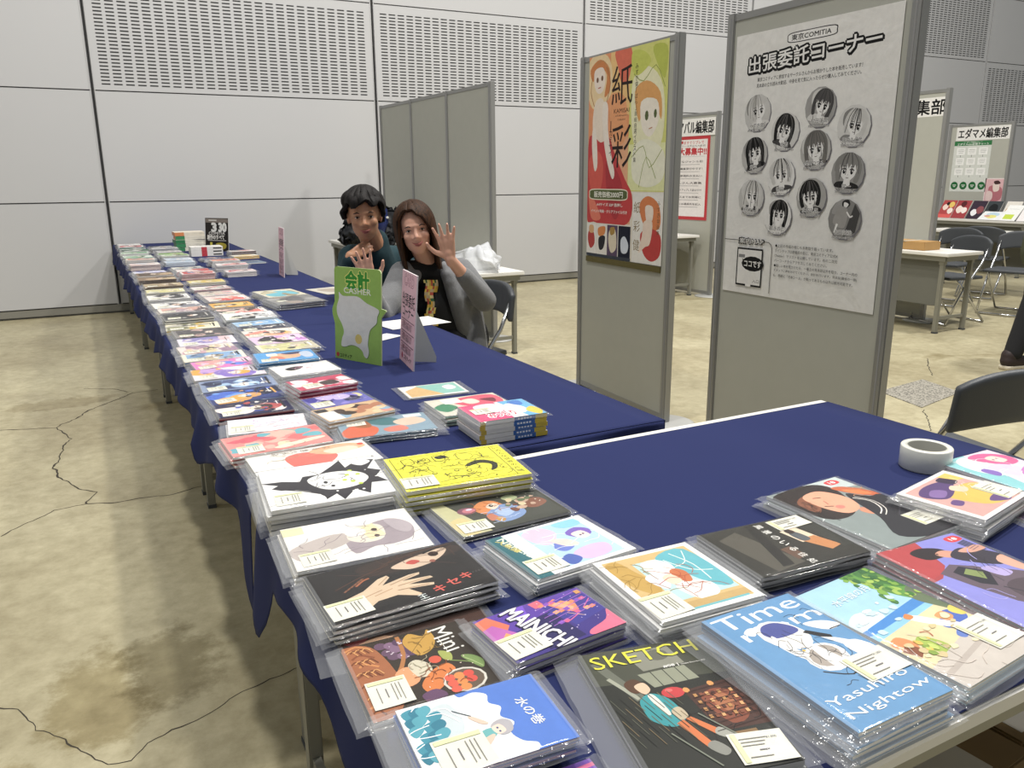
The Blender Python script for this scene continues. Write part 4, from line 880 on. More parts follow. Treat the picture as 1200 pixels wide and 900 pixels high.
# cartons under the front counter
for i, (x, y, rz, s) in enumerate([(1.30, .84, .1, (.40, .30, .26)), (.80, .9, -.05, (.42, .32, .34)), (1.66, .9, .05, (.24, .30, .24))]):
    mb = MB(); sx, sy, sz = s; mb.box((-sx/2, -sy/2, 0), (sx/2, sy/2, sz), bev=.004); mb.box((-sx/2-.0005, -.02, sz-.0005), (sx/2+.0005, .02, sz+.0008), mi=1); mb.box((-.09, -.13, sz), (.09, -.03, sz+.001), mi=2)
    o = mb.build('cardboard_box', [M_SHADECARD, M_SHADECARD, M_SLIP], None, (x, y, 0)); o.rotation_euler = (0, 0, rz); tag(o, ['cardboard carton with a white slip in the shade under the front counter', 'taller cardboard carton deeper under the front counter', 'small cardboard carton under the right end of the front counter'][i], 'box', 'cartons under the counter')

# ------------------------------------------------------------------ signs, papers and tape on the counter
def easel_sign(label, P0, P1, Hh, outline, items, base, lean, foot=.13, edge='e8e8e4', back='b9b9b5', group=None):
    """a printed board standing on the edge P0-P1 (P0 left as read), leaning back on a card leg"""
    P0, P1 = Vector(P0), Vector(P1); r_ = (P1-P0).normalized(); Wd = (P1-P0).length; n0 = r_.cross(Vector((0, 0, 1)))
    u_ = (Vector((0, 0, 1))*math.cos(lean)-n0*math.sin(lean)).normalized(); n_ = r_.cross(u_)
    M_ = Matrix((r_, u_, n_)).transposed().to_4x4(); M_.translation = (P0+P1)/2
    t = link('table_sign', None); t.matrix_world = M_; tag(t, label, 'sign', group)
    mb = MB(); pts = [((s-.5)*Wd, (1-q)*Hh) for s, q in outline]; n = len(pts)
    tr = geometry.tessellate_polygon([[Vector((p[0], p[1], 0)) for p in pts]])
    vs = [(p[0], p[1], 0) for p in pts]+[(p[0], p[1], -.005) for p in pts]
    def fx(t_):
        a, b, c = (pts[i] for i in t_); return t_ if (b[0]-a[0])*(c[1]-a[1])-(b[1]-a[1])*(c[0]-a[0]) > 0 else t_[::-1]
    tr = [fx(tuple(t_)) for t_ in tr]; ar = sum(pts[i-1][0]*pts[i][1]-pts[i][0]*pts[i-1][1] for i in range(n))
    mb.add(vs, tr, base); mb.add(vs, [tuple(i+n for i in t_)[::-1] for t_ in tr], back)
    for i in range(n):
        j = (i+1) % n; f = (i, i+n, j+n, j); mb.add(vs, [f if ar > 0 else f[::-1]], edge)
    art(mb, Wd, Hh, .0001, items, cy=Hh/2); mb.build('board', M_POSTER, t)
    # the card fin that props it up from behind
    foot_w = (P0+P1)/2-Vector((n0.x, n0.y, 0))*(foot*.75)+Vector((0, 0, .001)); fl_ = M_.inverted() @ foot_w
    hz = Hh*.70; pr_ = [(hz, -.0055), (hz*.97, -.016), (fl_.y+.02, fl_.z-.012), (fl_.y, fl_.z-.012), (fl_.y+.002, fl_.z*.35), (Hh*.12, -.0055)]
    lg = MB(); n = len(pr_); lg.add([(-.002, a, b) for a, b in pr_]+[(.002, a, b) for a, b in pr_], [tuple(range(n))[::-1], tuple(range(n, 2*n))]+[(i, (i+1) % n, n+(i+1) % n, n+i) for i in range(n)])
    lg.build('easel_leg', mat('grey_card', back, .8), t)
    return t
rr = lambda r: [(r,0),(1-r,0),(1-r*.3,r*.25),(1,r*.7)]
green_out = [(0.06,0),(.5,.0),(.94,0),(.985,.012),(1,.035),(1,.40),(1.09,.41),(1.10,.425),(1.05,.46),(1.0,.50),(1,1),(0,1),(0,.62),(-.05,.52),(-.055,.46),(0,.38),(0,.035),(.015,.012)]
blob = [(.1,.27),(.2,.31),(.5,.30),(.7,.36),(.9,.40),(.96,.43),(.92,.49),(.9,.56),(.78,.63),(.74,.70),(.72,.80),(.74,.88),(.70,.945),(.64,.93),(.60,.88),(.5,.84),(.36,.83),(.22,.86),(.14,.85),(.16,.77),(.20,.70),(.16,.62),(.06,.52),(.05,.43),(.10,.34)]
gs = [('t','e9f07a','会計',.5,.135,.50,.27,0,.11),('t','2f9a2a','会計',.5,.135,.50,.27,0,.05),('t','f2f6e6','CASHER',.5,.245,.58,.085,0,.02),
      ('b','6f8a52',[(s+.012,t+.006) for s,t in blob]),('b','e9e9e4',blob),('e','e8d070',.52,.755,.075,.075),('e','c8342e',.06,.955,.035,.035),('t','2a3a1a','コミティア',.24,.962,.26,.055,0,.04)]
easel_sign('green cashier sign with bold characters standing on the blue cloth', (.765, 2.862, ZT+.002), (.868, 2.645, ZT+.002), .335, green_out, gs, '9cc65a', .06, edge='cfe0a8')
def pinkitems():
    it = [('t','8a4a5a','CARD',.5,.09,.66,.17,0,.05),('t','f6c4d0','CARD',.5,.09,.66,.17,0,.0),('t','2a1a22','出張委託',.5,.30,.86,.2,0,.025),('t','2a1a22','コーナー',.5,.43,.74,.16,0,.03)]
    for i in range(3): it += [('l','5a2a3a',.012,[(.06,.52+.13*i),(.94,.52+.13*i)]),('t','7a2a3a','ご利用いただけます',.45,.56+.13*i,.7,.07,0,.03),('t','4a2a32','お支払いは現金のほか',.45,.60+.13*i,.66,.06)]
    return it+[('e','c23a4a',.2,.93,.05,.05),('t','3a1a22','コミティア',.58,.93,.5,.07,0,.04)]
sq = [(0,0),(1,0),(1,1),(0,1)]
easel_sign('pink notice board standing beside the green cashier sign', (.968, 2.735, ZT+.002), (.935, 2.510, ZT+.002), .325, sq, pinkitems(), 'f0c2cc', .08, group='pink notices', edge='f0e6e6')
easel_sign('pink notice board standing alone farther back on the counter', (1.165, 5.70, ZT+.002), (1.150, 5.475, ZT+.002), .325, sq, pinkitems(), 'f0c2cc', .06, group='pink notices', edge='f0e6e6')
bs = [('r','2a2624',.0,.0,1,1),('r','8a7f76',.02,.02,.98,.14),('r','d8d4cc',.15,.05,.5,.09),('t','f2f0ea','3',.38,.28,.2,.27,0,.08),('t','f2f0ea','30',.75,.28,.32,.27,0,.08),('t','e6e2da','COMITIA',.5,.46,.7,.09,0,.04),('t','f0ece2','創作のすべて',.45,.58,.74,.15,0,.06),('b','b9a82a',[(.45,.78),(.7,.74),(.9,.80),(.85,.92),(.6,.93)]),('t','e8d84a','1',.25,.82,.08,.16,0,.06),('l','d8d4cc',.02,[(.1,.68),(.9,.68)])]
easel_sign('black notice with large white numerals standing near the back wall', (.985, 8.02, ZT+.002), (1.155, 7.80, ZT+.002), .30, sq, bs, '2a2624', .10, edge='d8d8d4')
def sheet(label, cen, W_, D_, rz, c='f2f2ee', items=()):
    mb = MB(); mb.box((-W_/2, -D_/2, 0), (W_/2, D_/2, .0012), c); art(mb, W_, D_, .0012, [('r', c, 0, 0, 1, 1)]+list(items)); o = mb.build('paper_sheet', M_PRINT, None, (cen[0], cen[1], ZT+.003)); o.rotation_euler = (0, 0, rz); tag(o, label, 'paper')
c_ = at(482, 379, ZT); sheet('white sheet of paper on the cloth behind the pink notice', (c_.x, c_.y), .30, .21, .15, 'f2f2ee', [('l','c9c9c5',.006,[(.1,.3),(.6,.3)])])
c_ = at(450, 396, ZT); sheet('small white slip of paper beside the green cashier sign', (c_.x, c_.y), .13, .09, .5)
c_ = at(390, 341, ZT); sheet('pale printed leaflet on the cloth behind the green cashier sign', (c_.x, c_.y), .21, .29, .2, 'c9c4b8', [('b','a89c8c',[(.2,.2),(.8,.3),(.7,.8),(.3,.7)])])
tp = MB(); tp.lathe([(.040,0),(.052,0),(.0535,.002),(.0535,.048),(.052,.050),(.040,.050),(.040,0)], seg=48); o = tp.build('tape_roll', M_TAPE, None, tuple(at(1083, 549, ZT)[:2])+(ZT+.004,)); tag(o, 'roll of clear packing tape standing flat on the blue cloth', 'tape')
co = MB(); co.lathe([(.0375,.001),(.0398,.001),(.0398,.049),(.0375,.049),(.0375,.001)], seg=40); co.build('card_core', M_MODESTY, o)
# ------------------------------------------------------------------ comics in clear sleeves
PAGE = 'e8e6e0'
def book_mesh(w, d, t, base, items, near=None, left=None, cov=.0007):
    mb = MB(); x, y = w/2, d/2
    nc = near or PAGE; lc = left or PAGE
    mb.box((-x, -y, 0), (x, y, cov), base)
    z0, z1 = cov, t-cov
    e = .0006
    mb.add([(-x+e,-y+(0 if near else e),z0),(x-e,-y+(0 if near else e),z0),(x-e,y-e,z0),(-x+e,y-e,z0),(-x+e,-y+(0 if near else e),z1),(x-e,-y+(0 if near else e),z1),(x-e,y-e,z1),(-x+e,y-e,z1)], [(0,1,5,4)], nc)
    k = [(-x+e,-y+e,z0),(x-e,-y+e,z0),(x-e,y-e,z0),(-x+e,y-e,z0),(-x+e,-y+e,z1),(x-e,-y+e,z1),(x-e,y-e,z1),(-x+e,y-e,z1)]
    mb.add(k, [(1,2,6,5)], PAGE); mb.add(k, [(2,3,7,6)], PAGE); mb.add(k, [(3,0,4,7)], lc)
    mb.box((-x, -y, z1), (x, y, t), base)
    top = art(mb, w, d, t, [('r', base, 0, 0, 1, 1)]+items) if items else t
    return mb.mesh('comic_book', M_PRINT), top
def sleeve_mesh(w, d, t, ml, mr, mn, mf, fine, seed):
    mb = MB(); x, y = w/2, d/2
    xs = [-x-ml, -x-ml*.55, -x-.003, -x+.004]+[-x+w*(k/fine) for k in range(1, fine)]+[x-.004, x+.003, x+mr*.6, x+mr]
    yy = [-y-mn, -y-.0025, -y+.004]+[-y+d*(k/max(2, fine-2)) for k in range(1, max(2, fine-2))]+[y-.004, y+.0025, y+mf]
    H = t+.0015
    def hz(px, py):
        ox = max(0, abs(px)-x-.0031); oy = max(0, abs(py)-y-.0026)
        if ox == 0 and oy == 0:
            edge = abs(px) > x or abs(py) > y
            return H*(.80 if edge else 1)+.0006*noise.noise(Vector((px*60, py*60, seed)))*(1 if fine > 4 else .4)
        o = max(ox/max(ml, mr, .004), oy/max(mn, mf, .004)); n = noise.noise(Vector((px*110, py*110, seed)))
        return max(.001, H*(.62-.45*o)+.0035*n*min(1, o+.3))
    nx, ny = len(xs), len(yy)
    vs = []
    for j, q in enumerate(yy):
        for i, p in enumerate(xs):
            out = (i in (0, nx-1)) or (j in (0, ny-1)); jx = .0018*noise.noise(Vector((q*90, p*20, seed+3))) if out else 0
            vs.append((p+jx, q+jx, hz(p, q)))
    mb.add(vs, [(j*nx+i, j*nx+i+1, (j+1)*nx+i+1, (j+1)*nx+i) for j in range(ny-1) for i in range(nx-1)], smooth=True)
    for f_, (j, i) in enumerate([(j, i) for j in range(ny-1) for i in range(nx-1)]):
        if i < 3 or i > nx-5 or j < 1 or j > ny-3: mb.m[f_] = 1
    return mb.mesh('plastic_sleeve', [M_FILM, M_FLAP])
def sticker_mesh(w, d, rot):
    mb = MB(); c = 'eceadb'
    for j in range(3):
        for i in range(4):
            f = lambda a, b: ((a/4-.5)*w, (b/3-.5)*d, .0003+.0022*max(0, (a/4-.5)+(.5-b/3)-.45)**1.0)
            mb.add([f(i, j), f(i+1, j), f(i+1, j+1), f(i, j+1)], [(0,1,2,3)], c)
    L = []
    if rot:
        L = [('r','e9ecb4',0,.0,1,.12)]+[('l','8d8b86',.022,[(.82-.1*k,.2),(.82-.1*k,.2+[.7,.6,.66][k % 3])]) for k in range(3)]+[('l','77757a',.028,[(.42,.35),(.42,.7)]),('l','8d8b86',.022,[(.2,.25),(.2,.85)])]
    else:
        L = [('r','e9ecb4',.0,0,.1,1)]+[('l','8d8b86',.02,[(.12,.2+.12*k),(.12+[.55,.5,.45][k % 3],.2+.12*k)]) for k in range(3)]+[('t','6a6a70','¥1,000',.78,.22,.22,None),('l','77757a',.028,[(.4,.62),(.6,.62)]),('l','8d8b86',.022,[(.14,.84),(.6,.84)])]
    art(mb, w, d, .0028, L[:0]); art(mb, w*.9, d*.92, .0010, L)
    return mb.mesh('price_label', M_PRINT)
def quad_fit(q, z):
    P = [None if c is None else at(c[0], c[1], z) for c in q]
    if P[3] is None: P[3] = P[0]+P[2]-P[1]
    if P[2] is None: P[2] = P[1]+P[3]-P[0]
    w = ((P[1]-P[0]).length+(P[2]-P[3]).length)/2; d = ((P[3]-P[0]).length+(P[2]-P[1]).length)/2
    ex = (P[1]-P[0]+P[2]-P[3]); ey = (P[0]-P[3]+P[1]-P[2])
    a1 = math.atan2(ex.y, ex.x); a2 = math.atan2(-ey.x, ey.y)
    return sum(P, Vector())/4, w, d, (a1+a2)/2
PILES = []
def pile(desc, under, n, t, base, items, quad=None, pose=None, z0=ZT+.003, tilt=0.0, near=None, left=None, sticker=None, film=(.020,.014,.006,.006), fine=9, seed=0, jit=.004, cat='comic', stk_rot=True, shrink=1.0, low=None):
    """n sleeved copies of one comic, one on another; the top one shows its cover"""
    step = t+.0022
    if quad:
        zt = z0+n*step
        c, w, d, rz = quad_fit(quad, zt)
    else: c, w, d, rz = Vector((pose[0], pose[1], 0)), pose[2], pose[3], pose[4]
    if n > 1 or True: pass
    w *= shrink; d *= shrink
    me, top = book_mesh(w, d, t, base, items, near, left)
    me2 = book_mesh(w, d, t, base, [], near, left)[0] if n > 1 else None
    sl = sleeve_mesh(w, d, t+.0004*0+max(0, top-t), *film, fine, seed)
    sl2 = sleeve_mesh(w, d, t, film[0], film[1], film[2], film[3], max(4, fine//2), seed+1) if n > 1 else None
    rnd = random.Random(seed*31+n)
    T0 = Matrix.Translation((c.x, c.y, z0)) @ Matrix.Rotation(rz, 4, 'Z') @ Matrix.Translation((0, -d/2, 0)) @ Matrix.Rotation(tilt, 4, 'X') @ Matrix.Translation((0, d/2, 0))
    grp = under if n > 1 else None
    proto = None
    for k in range(n):
        topmost = k == n-1
        J = Matrix.Identity(4) if topmost else Matrix.Translation((rnd.uniform(-jit, jit)-.002, rnd.uniform(-jit, jit)-.001*0, 0)) @ Matrix.Rotation(rnd.uniform(-.02, .02), 4, 'Z')
        Mx = T0 @ Matrix.Translation((0, 0, k*step)) @ J
        if topmost:
            o = link('comic_book', me); o.matrix_world = Mx; tag(o, desc, cat, grp)
            link('plastic_sleeve', sl, o)
            if sticker:
                s, q, sw, sd = sticker; a = link('price_label', sticker_mesh(sw, sd, stk_rot), o, ((s-.5)*w, (.5-q)*d, top+.0001)); a.rotation_euler = (0, 0, rnd.uniform(-.08, .08))
        elif proto is None:
            o = link('comic_book', me2); o.matrix_world = Mx; tag(o, low or ('sleeved copy stacked under '+under), cat, grp); link('plastic_sleeve', sl2, o); proto = o
        else:
            o = proto.copy(); COL.objects.link(o); o.matrix_world = Mx
            for ch in proto.children: c2 = ch.copy(); COL.objects.link(c2); c2.parent = o
    return z0+n*step
STL = (.17, .80, .055, .048)   # price label at the near left corner
def scr(col, n, s0, s1, t0, t1, wd=.006, seed=1, ln=.1):
    r = random.Random(seed); out = []
    for i in range(n):
        s, t = r.uniform(s0, s1), r.uniform(t0, t1); a = r.uniform(0, 6.3); P = [(s, t)]
        for k in range(3): a += r.uniform(-1.1, 1.1); s += ln*.5*math.cos(a); t += ln*.5*math.sin(a); P.append((s, t))
        out.append(('l', col, wd, P))
    return out
def spots(cols, n, s0, s1, t0, t1, r0, r1, seed=1, asp=1.3):
    r = random.Random(seed); out = []
    for i in range(n):
        s, t, q = r.uniform(s0, s1), r.uniform(t0, t1), r.uniform(r0, r1); k = r.randint(5, 8)
        out.append(('b', r.choice(cols), [(s+q*math.cos(6.283*a/k)*r.uniform(.6, 1.25), t+q*asp*math.sin(6.283*a/k)*r.uniform(.6, 1.25)) for a in range(k)]))
    return out
def dots(col, n, s0, s1, t0, t1, r_, seed=1):
    r = random.Random(seed); return [('e', col, r.uniform(s0, s1), r.uniform(t0, t1), r_*r.uniform(.5, 1.3), r_*r.uniform(.5, 1.3)) for i in range(n)]
def facel(s, t, r, skin, hairc, a=-90, eye='3a2a3a', lash=True):
    """a plain drawn face lying on its side: a = direction of the chin"""
    ca, sa = math.cos(R(a)), math.sin(R(a))
    def q(u, v): return (s+r*(u*ca-v*sa), t-r*1.25*(u*sa+v*ca)*1.0)
    it = [('b', hairc, [q(.3,-1.0),q(-.5,-1.05),q(-1.2,-.6),q(-1.3,0),q(-1.2,.6),q(-.5,1.05),q(.4,.95),q(.1,.5),q(.1,-.5)]), ('b', skin, [q(-.55,-.65),q(-.55,.65),q(.2,.7),q(.75,.3),q(.95,0),q(.75,-.3),q(.2,-.7)])]
    it += [('p', hairc, [q(-.9,-.75),q(-.9,.75),q(-.1,.72),q(-.45,.3),q(-.15,.05),q(-.5,-.2),q(-.1,-.7)])]
    it += [('e', eye, *q(.08,.34), r*.10, r*.13), ('e', eye, *q(.08,-.34), r*.10, r*.13), ('l', '9a5a56', r*.06, [q(.62,-.12), q(.64,.12)])]
    return it

# ---- front end of the long counter and the short counter, each cover as it lies
star = [(-.02,.33),(.16,.35),(.30,.42),(.34,.30),(.48,.30),(.62,.12),(.70,.0),(.72,.22),(.86,.05),(1.0,.10),(.90,.32),(1.0,.42),(.93,.55),(1.0,.72),(.86,.70),(.80,.95),(.70,.80),(.58,1.0),(.54,.84),(.40,.98),(.42,.80),(.28,.66),(.14,.58),(.06,.50),(.12,.44)]
pile('white comic with coral and peach drawing, tucked behind the black star comic', 'the coral and peach comic', 2, .009, 'f2efe9',
  [('b','e86a5c',[(.28,.35),(.42,.18),(.60,.28),(.70,.52),(.55,.85),(.35,.9)]),('b','f0b48c',[(.50,.2),(.7,.04),(.9,.1),(.98,.3),(.85,.42),(.65,.45)]),('b','f7d9c2',[(.62,.25),(.85,.2),(.9,.38),(.7,.45)]),('e','d8432e',.95,.2,.03,.03)]+scr('a99a80',14,.12,.5,.05,.4,.006,2,.12)+[('t','8a8272','みずき健 紙彩',.45,.10,.5,.05,-4)], quad=[(288,537),(422,512.4),(450,536.5),(303,560.5)], fine=9, seed=1)
pile('white comic with a spiky black star and lime dots, atop its tall pile', 'the spiky black star comic', 5, .0085, 'f5f4f1',
  [('p','37343a',star),('b','f5f4f1',[(.36,.42),(.50,.30),(.68,.30),(.82,.40),(.86,.56),(.76,.70),(.58,.74),(.44,.66)]),('b','f5f4f1',[(.12,.60),(.22,.62),(.34,.72),(.44,.86),(.40,1.0),(.12,1.0)]),('b','f5f4f1',[(.78,.10),(.90,.06),(.96,.14),(.86,.22)])]
  +scr('37343a',12,.42,.8,.34,.6,.006,4,.16)+[('e','27252a',.50,.53,.018,.028),('e','27252a',.545,.64,.018,.022),('l','27252a',.01,[(.46,.58),(.48,.62)]),('b','f5f4f1',[(.70,.34),(.80,.40),(.84,.52),(.78,.62),(.72,.5)])]+[('e','c3d83c',a,b,.022,.022) for a,b in [(.74,.32),(.70,.42),(.79,.44),(.72,.60),(.77,.68),(.66,.54)]]+dots('f5f4f1',14,.3,.95,.3,.9,.012,3)+scr('c9c7c4',6,.1,.35,.65,.95,.005,8,.1),
  quad=[(302.5,558.5),(434,536),(464,575),(317,595.5)], sticker=(.17,.80,.055,.05), fine=10, seed=2, tilt=.05)
pile('pale comic with a sepia girl holding a yellow card to her face', 'the sepia girl comic', 3, .007, 'efece6',
  [('b','a69aa0',[(.42,.5),(.55,.35),(.70,.22),(.84,.20),(.93,.32),(.96,.5),(.90,.72),(.74,.80),(.6,.78),(.44,.86)]),('b','c3b8b2',[(.0,.55),(.18,.4),(.36,.34),(.5,.42),(.42,.6),(.2,.72),(.05,.8)]),('b','e6ddcf',[(.50,.30),(.66,.24),(.74,.36),(.70,.62),(.55,.66),(.44,.52)]),('p','efe3b4',[(.55,.30),(.68,.24),(.73,.55),(.60,.62)]),('b','f3efe9',[(.44,.36),(.56,.30),(.6,.42),(.5,.5)]),('e','54433f',.665,.40,.025,.03),('e','54433f',.66,.55,.022,.026)]
  +scr('8d8088',18,.06,.9,.3,.85,.005,6,.16)+[('r','efe8b8',.0,.02,.16,.2),('b','b8adb2',[(.78,.2),(.9,.26),(.96,.44),(.9,.6),(.82,.5)])], quad=[(328,620),(473,594),(509,637),(348,669)], sticker=STL, fine=10, seed=3)
hand_ = [(.08,.86),(.10,.66),(.26,.56),(.38,.40),(.44,.37),(.45,.42),(.38,.54),(.56,.46),(.63,.46),(.62,.50),(.50,.55),(.67,.58),(.68,.62),(.52,.64),(.66,.72),(.65,.76),(.50,.72),(.55,.86),(.53,.89),(.42,.78),(.30,.80),(.22,.90)]
pile('black comic with a pale reaching hand and half-lit face, atop its pile', 'the black reaching hand comic', 4, .006, '2a2726',
  [('b','3b302b',[(.3,.1),(.6,.0),(.9,.02),(.98,.2),(.7,.3),(.4,.34)]),('b','d9bfa6',[(.50,.24),(.60,.16),(.74,.10),(.86,.05),(.90,.12),(.84,.24),(.74,.33),(.62,.36),(.55,.32)]),('b','c2453a',[(.60,.22),(.65,.18),(.69,.24),(.64,.28)]),('e','2a1712',.80,.16,.035,.035),('e','9a5a4a',.76,.30,.02,.02),('l','1a1616',.02,[(.74,.1),(.86,.05),(.96,.06)]),
   ('p','ddc3a4',hand_),('b','d4562e',[(.05,.70),(.10,.66),(.12,.88),(.07,.92)]),('l','a9805e',.006,[(.14,.74),(.28,.66),(.36,.62)]),('l','b88e68',.006,[(.30,.70),(.42,.64)]),('l','a8633e',.014,[(.24,.44),(.30,.36),(.34,.34)]),('l','5a3a2a',.008,[(.12,.42),(.3,.28),(.5,.16)]),('l','5a3a2a',.008,[(.5,.12),(.72,.04),(.95,.02)]),*scr('5a4034',16,.3,.98,.02,.3,.004,97,.2),*[('l','8a5a3e',.012,[(.16+.025*k,.50-.03*k),(.18+.025*k,.47-.03*k)]) for k in range(6)],('l','b08a68',.005,[(.44,.40),(.36,.52)]),('l','b08a68',.005,[(.60,.48),(.42,.57)]),('l','b08a68',.005,[(.66,.60),(.46,.62)]),('l','b08a68',.005,[(.63,.73),(.44,.70)]),
   ]
  +[('t','d8584a','キ',.66,.86,None,.075,4,.03),('t','d8584a','セ',.76,.80,None,.075,4,.03),('t','d8584a','キ',.86,.75,None,.075,4,.03),('t','dfeae6','王',.54,.93,None,.05,4,.02),('t','8a8684','・・・・・・・',.955,.72,.13,.012,4)],
  z0=ZT+.0095, quad=[(356,673),(532,634.7),(586.7,677),(388,733)], sticker=(.13,.80,.062,.05), fine=12, seed=4)
pile('lone sleeved copy poking out under the black reaching hand comic at the aisle edge', 'x', 1, .004, '4a3026', [('b','8a2f2a',[(.0,.5),(.1,.4),(.2,.55),(.1,.7)]),('b','c89c78',[(.1,.7),(.3,.6),(.4,.8),(.2,.95)])], pose=(.355,1.00,.22,.15,-.10), film=(.035,.01,.006,.006), seed=41, z0=ZT+.003)
fruit = [('b','a8653a',[(0,.05),(.12,.0),(.26,.14),(.32,.6),(.22,.95),(0,1)])]
for i in range(7): fruit += [('l',['d08848','8a4a26'][i % 2],.022,[(.02+.03*(i % 3),.06+.13*i),(.12,.02+.13*i),(.22,.10+.13*i)])]
fruit += [('e',['6d5068','8a6a86','5d4260'][i % 3],.30+.075*(i % 3)+.03*(i//3),.10+.09*(i//3)+.02*(i % 2),.05,.05) for i in range(9)]+[('l','b5763c',.035,[(.2,.62),(.34,.5),(.44,.28),(.46,.02)])]
fruit += [('b','c89a3a',[(.48,.12),(.56,.02),(.66,.10),(.72,.02),(.74,.16),(.68,.3),(.56,.36),(.5,.26)]),('l','8a6a28',.006,[(.5,.3),(.6,.18),(.7,.08)]),('b','e8a06c',[(.30,.52),(.40,.46),(.48,.54),(.44,.68),(.32,.70)]),('b','d8d0b8',[(.42,.46),(.50,.40),(.58,.5),(.56,.62),(.46,.64)]),('e','d8502e',.64,.46,.05,.05),('b','d97a2e',[(.44,.74),(.56,.60),(.70,.54),(.74,.66),(.6,.8),(.48,.86)]),('b','6b4a6a',[(.40,.86),(.52,.82),(.58,.92),(.46,1.0)]),('b','a8b05a',[(.70,.36),(.78,.42),(.76,.52),(.70,.48)]),('l','8aa05a',.01,[(.74,.52),(.84,.58),(.92,.64)])]
fruit += [('e','d9d4c8',.76,.80,.17,.15),('e','6b5a4a',.76,.80,.15,.13)]+[('e',['e0563a','e88a3a','d8432e'][i % 3],.66+.075*(i % 3),.74+.075*(i//3),.042,.042) for i in range(8)]+[('b','7f9a58',[(.84,.5),(.92,.52),(.98,.62),(.94,.72),(.88,.62)]),('l','b9cc8a',.006,[(.85,.52),(.9,.6),(.95,.7)]),('t','f2efe6','Mini',.82,.22,.36,.17,-82,.0),('l','f2efe6',.006,[(.76,.18),(.77,.38)])]+[('l',['e0a05a','7a4222'][k%2],.010,[(.03+.03*(k%5),.10+.16*(k//5)),(.07+.03*(k%5),.07+.16*(k//5)),(.11+.03*(k%5),.15+.16*(k//5))]) for k in range(26)]+dots('e9d8e4',10,.30,.48,.08,.36,.009,78)+dots('fbe3cf',10,.34,.9,.46,.82,.007,79)+scr('8a4a22',10,.45,.72,.56,.82,.006,80,.08)+scr('8a6a28',8,.5,.72,.06,.32,.005,81,.07)+scr('b8b090',6,.42,.58,.42,.62,.006,82,.07)
z_ = pile('dark comic of fruit in a basket titled in white script', 'the fruit basket comic', 2, .005, '3b3228', fruit, quad=[(400,757),(536,728),(590,797),(437,851)], sticker=(.20,.72,.052,.058), fine=10, seed=5)
cloud = [(.28,.0),(.40,-.02),(.44,.06),(.54,.04),(.62,.12),(.60,.24),(.66,.34),(.62,.46),(.68,.58),(.62,.70),(.66,.84),(.74,.92),(.66,1.02),(.2,1.02),(.24,.5)]
wave = [('b','3f94a8',[(.03,.1),(.10,.06),(.12,.2),(.06,.28)])]+[('b',['3f94a8','2f7f96','56a8b8'][i % 3],[(.02+.05*(i % 4),.08+.12*(i//3)),(.10+.05*(i % 4),.04+.12*(i//3)),(.12+.05*(i % 4),.12+.12*(i//3)),(.05+.05*(i % 4),.2+.12*(i//3))]) for i in range(18)]
pile('blue comic with a white cloud and a small reaching figure, at the near end', 'the blue cloud comic', 3, .0055, '4a7bd2',
  [('b','eef0ee',cloud),('r','eef0ee',0,0,.34,1),('b','d3dde0',[(.2,.15),(.34,.1),(.38,.4),(.3,.6),(.2,.5)])]+wave+scr('ffffff',10,.03,.24,.05,.95,.008,3,.2)
  +[('b','f2f2ee',[(.36,.62),(.46,.52),(.52,.60),(.50,.72),(.38,.76)]),('b','6fb7b8',[(.44,.60),(.52,.58),(.53,.68),(.46,.70)]),('b','e9c9b4',[(.48,.50),(.42,.38),(.44,.36),(.52,.50)]),('b','e9c9b4',[(.40,.72),(.50,.66),(.51,.70),(.41,.82)]),('b','b8b4b8',[(.52,.56),(.60,.50),(.66,.56),(.64,.68),(.56,.70)]),('b','f0d6c4',[(.52,.58),(.58,.56),(.60,.66),(.54,.68)]),('e','4a5a8a',.555,.60,.008,.01),('e','4a5a8a',.56,.65,.008,.01),('l','3a4650',.008,[(.44,.36),(.34,.22)]),('t','f2f4f6','水の巻',.82,.50,.30,.085,-84,.02)],
  quad=[(457,832),(624,788),(680,864),(508,912)], sticker=(.28,.78,.06,.06), fine=11, seed=6, z0=z_+.002, tilt=0, film=(.03,.014,.008,.006))
F1 = at(687, 879, ZT+.02)
pile('dark comic with purple and pink stripes at the bottom frame edge', 'x', 1, .006, '3a2a3a', [('p','7a4ab8',[(0,.02),(1,.0),(1,.12),(0,.2)]),('p','e06a9a',[(0,.12),(1,.04),(1,.08),(0,.17)]),('p','4a2a6a',[(0,.3),(1,.2),(1,.5),(0,.6)]),('b','2a2440',[(.5,.2),(.7,.15),(.75,.6),(.5,.7)])], pose=(F1.x-.105, F1.y-.07, .21, .148, -.05), seed=7)
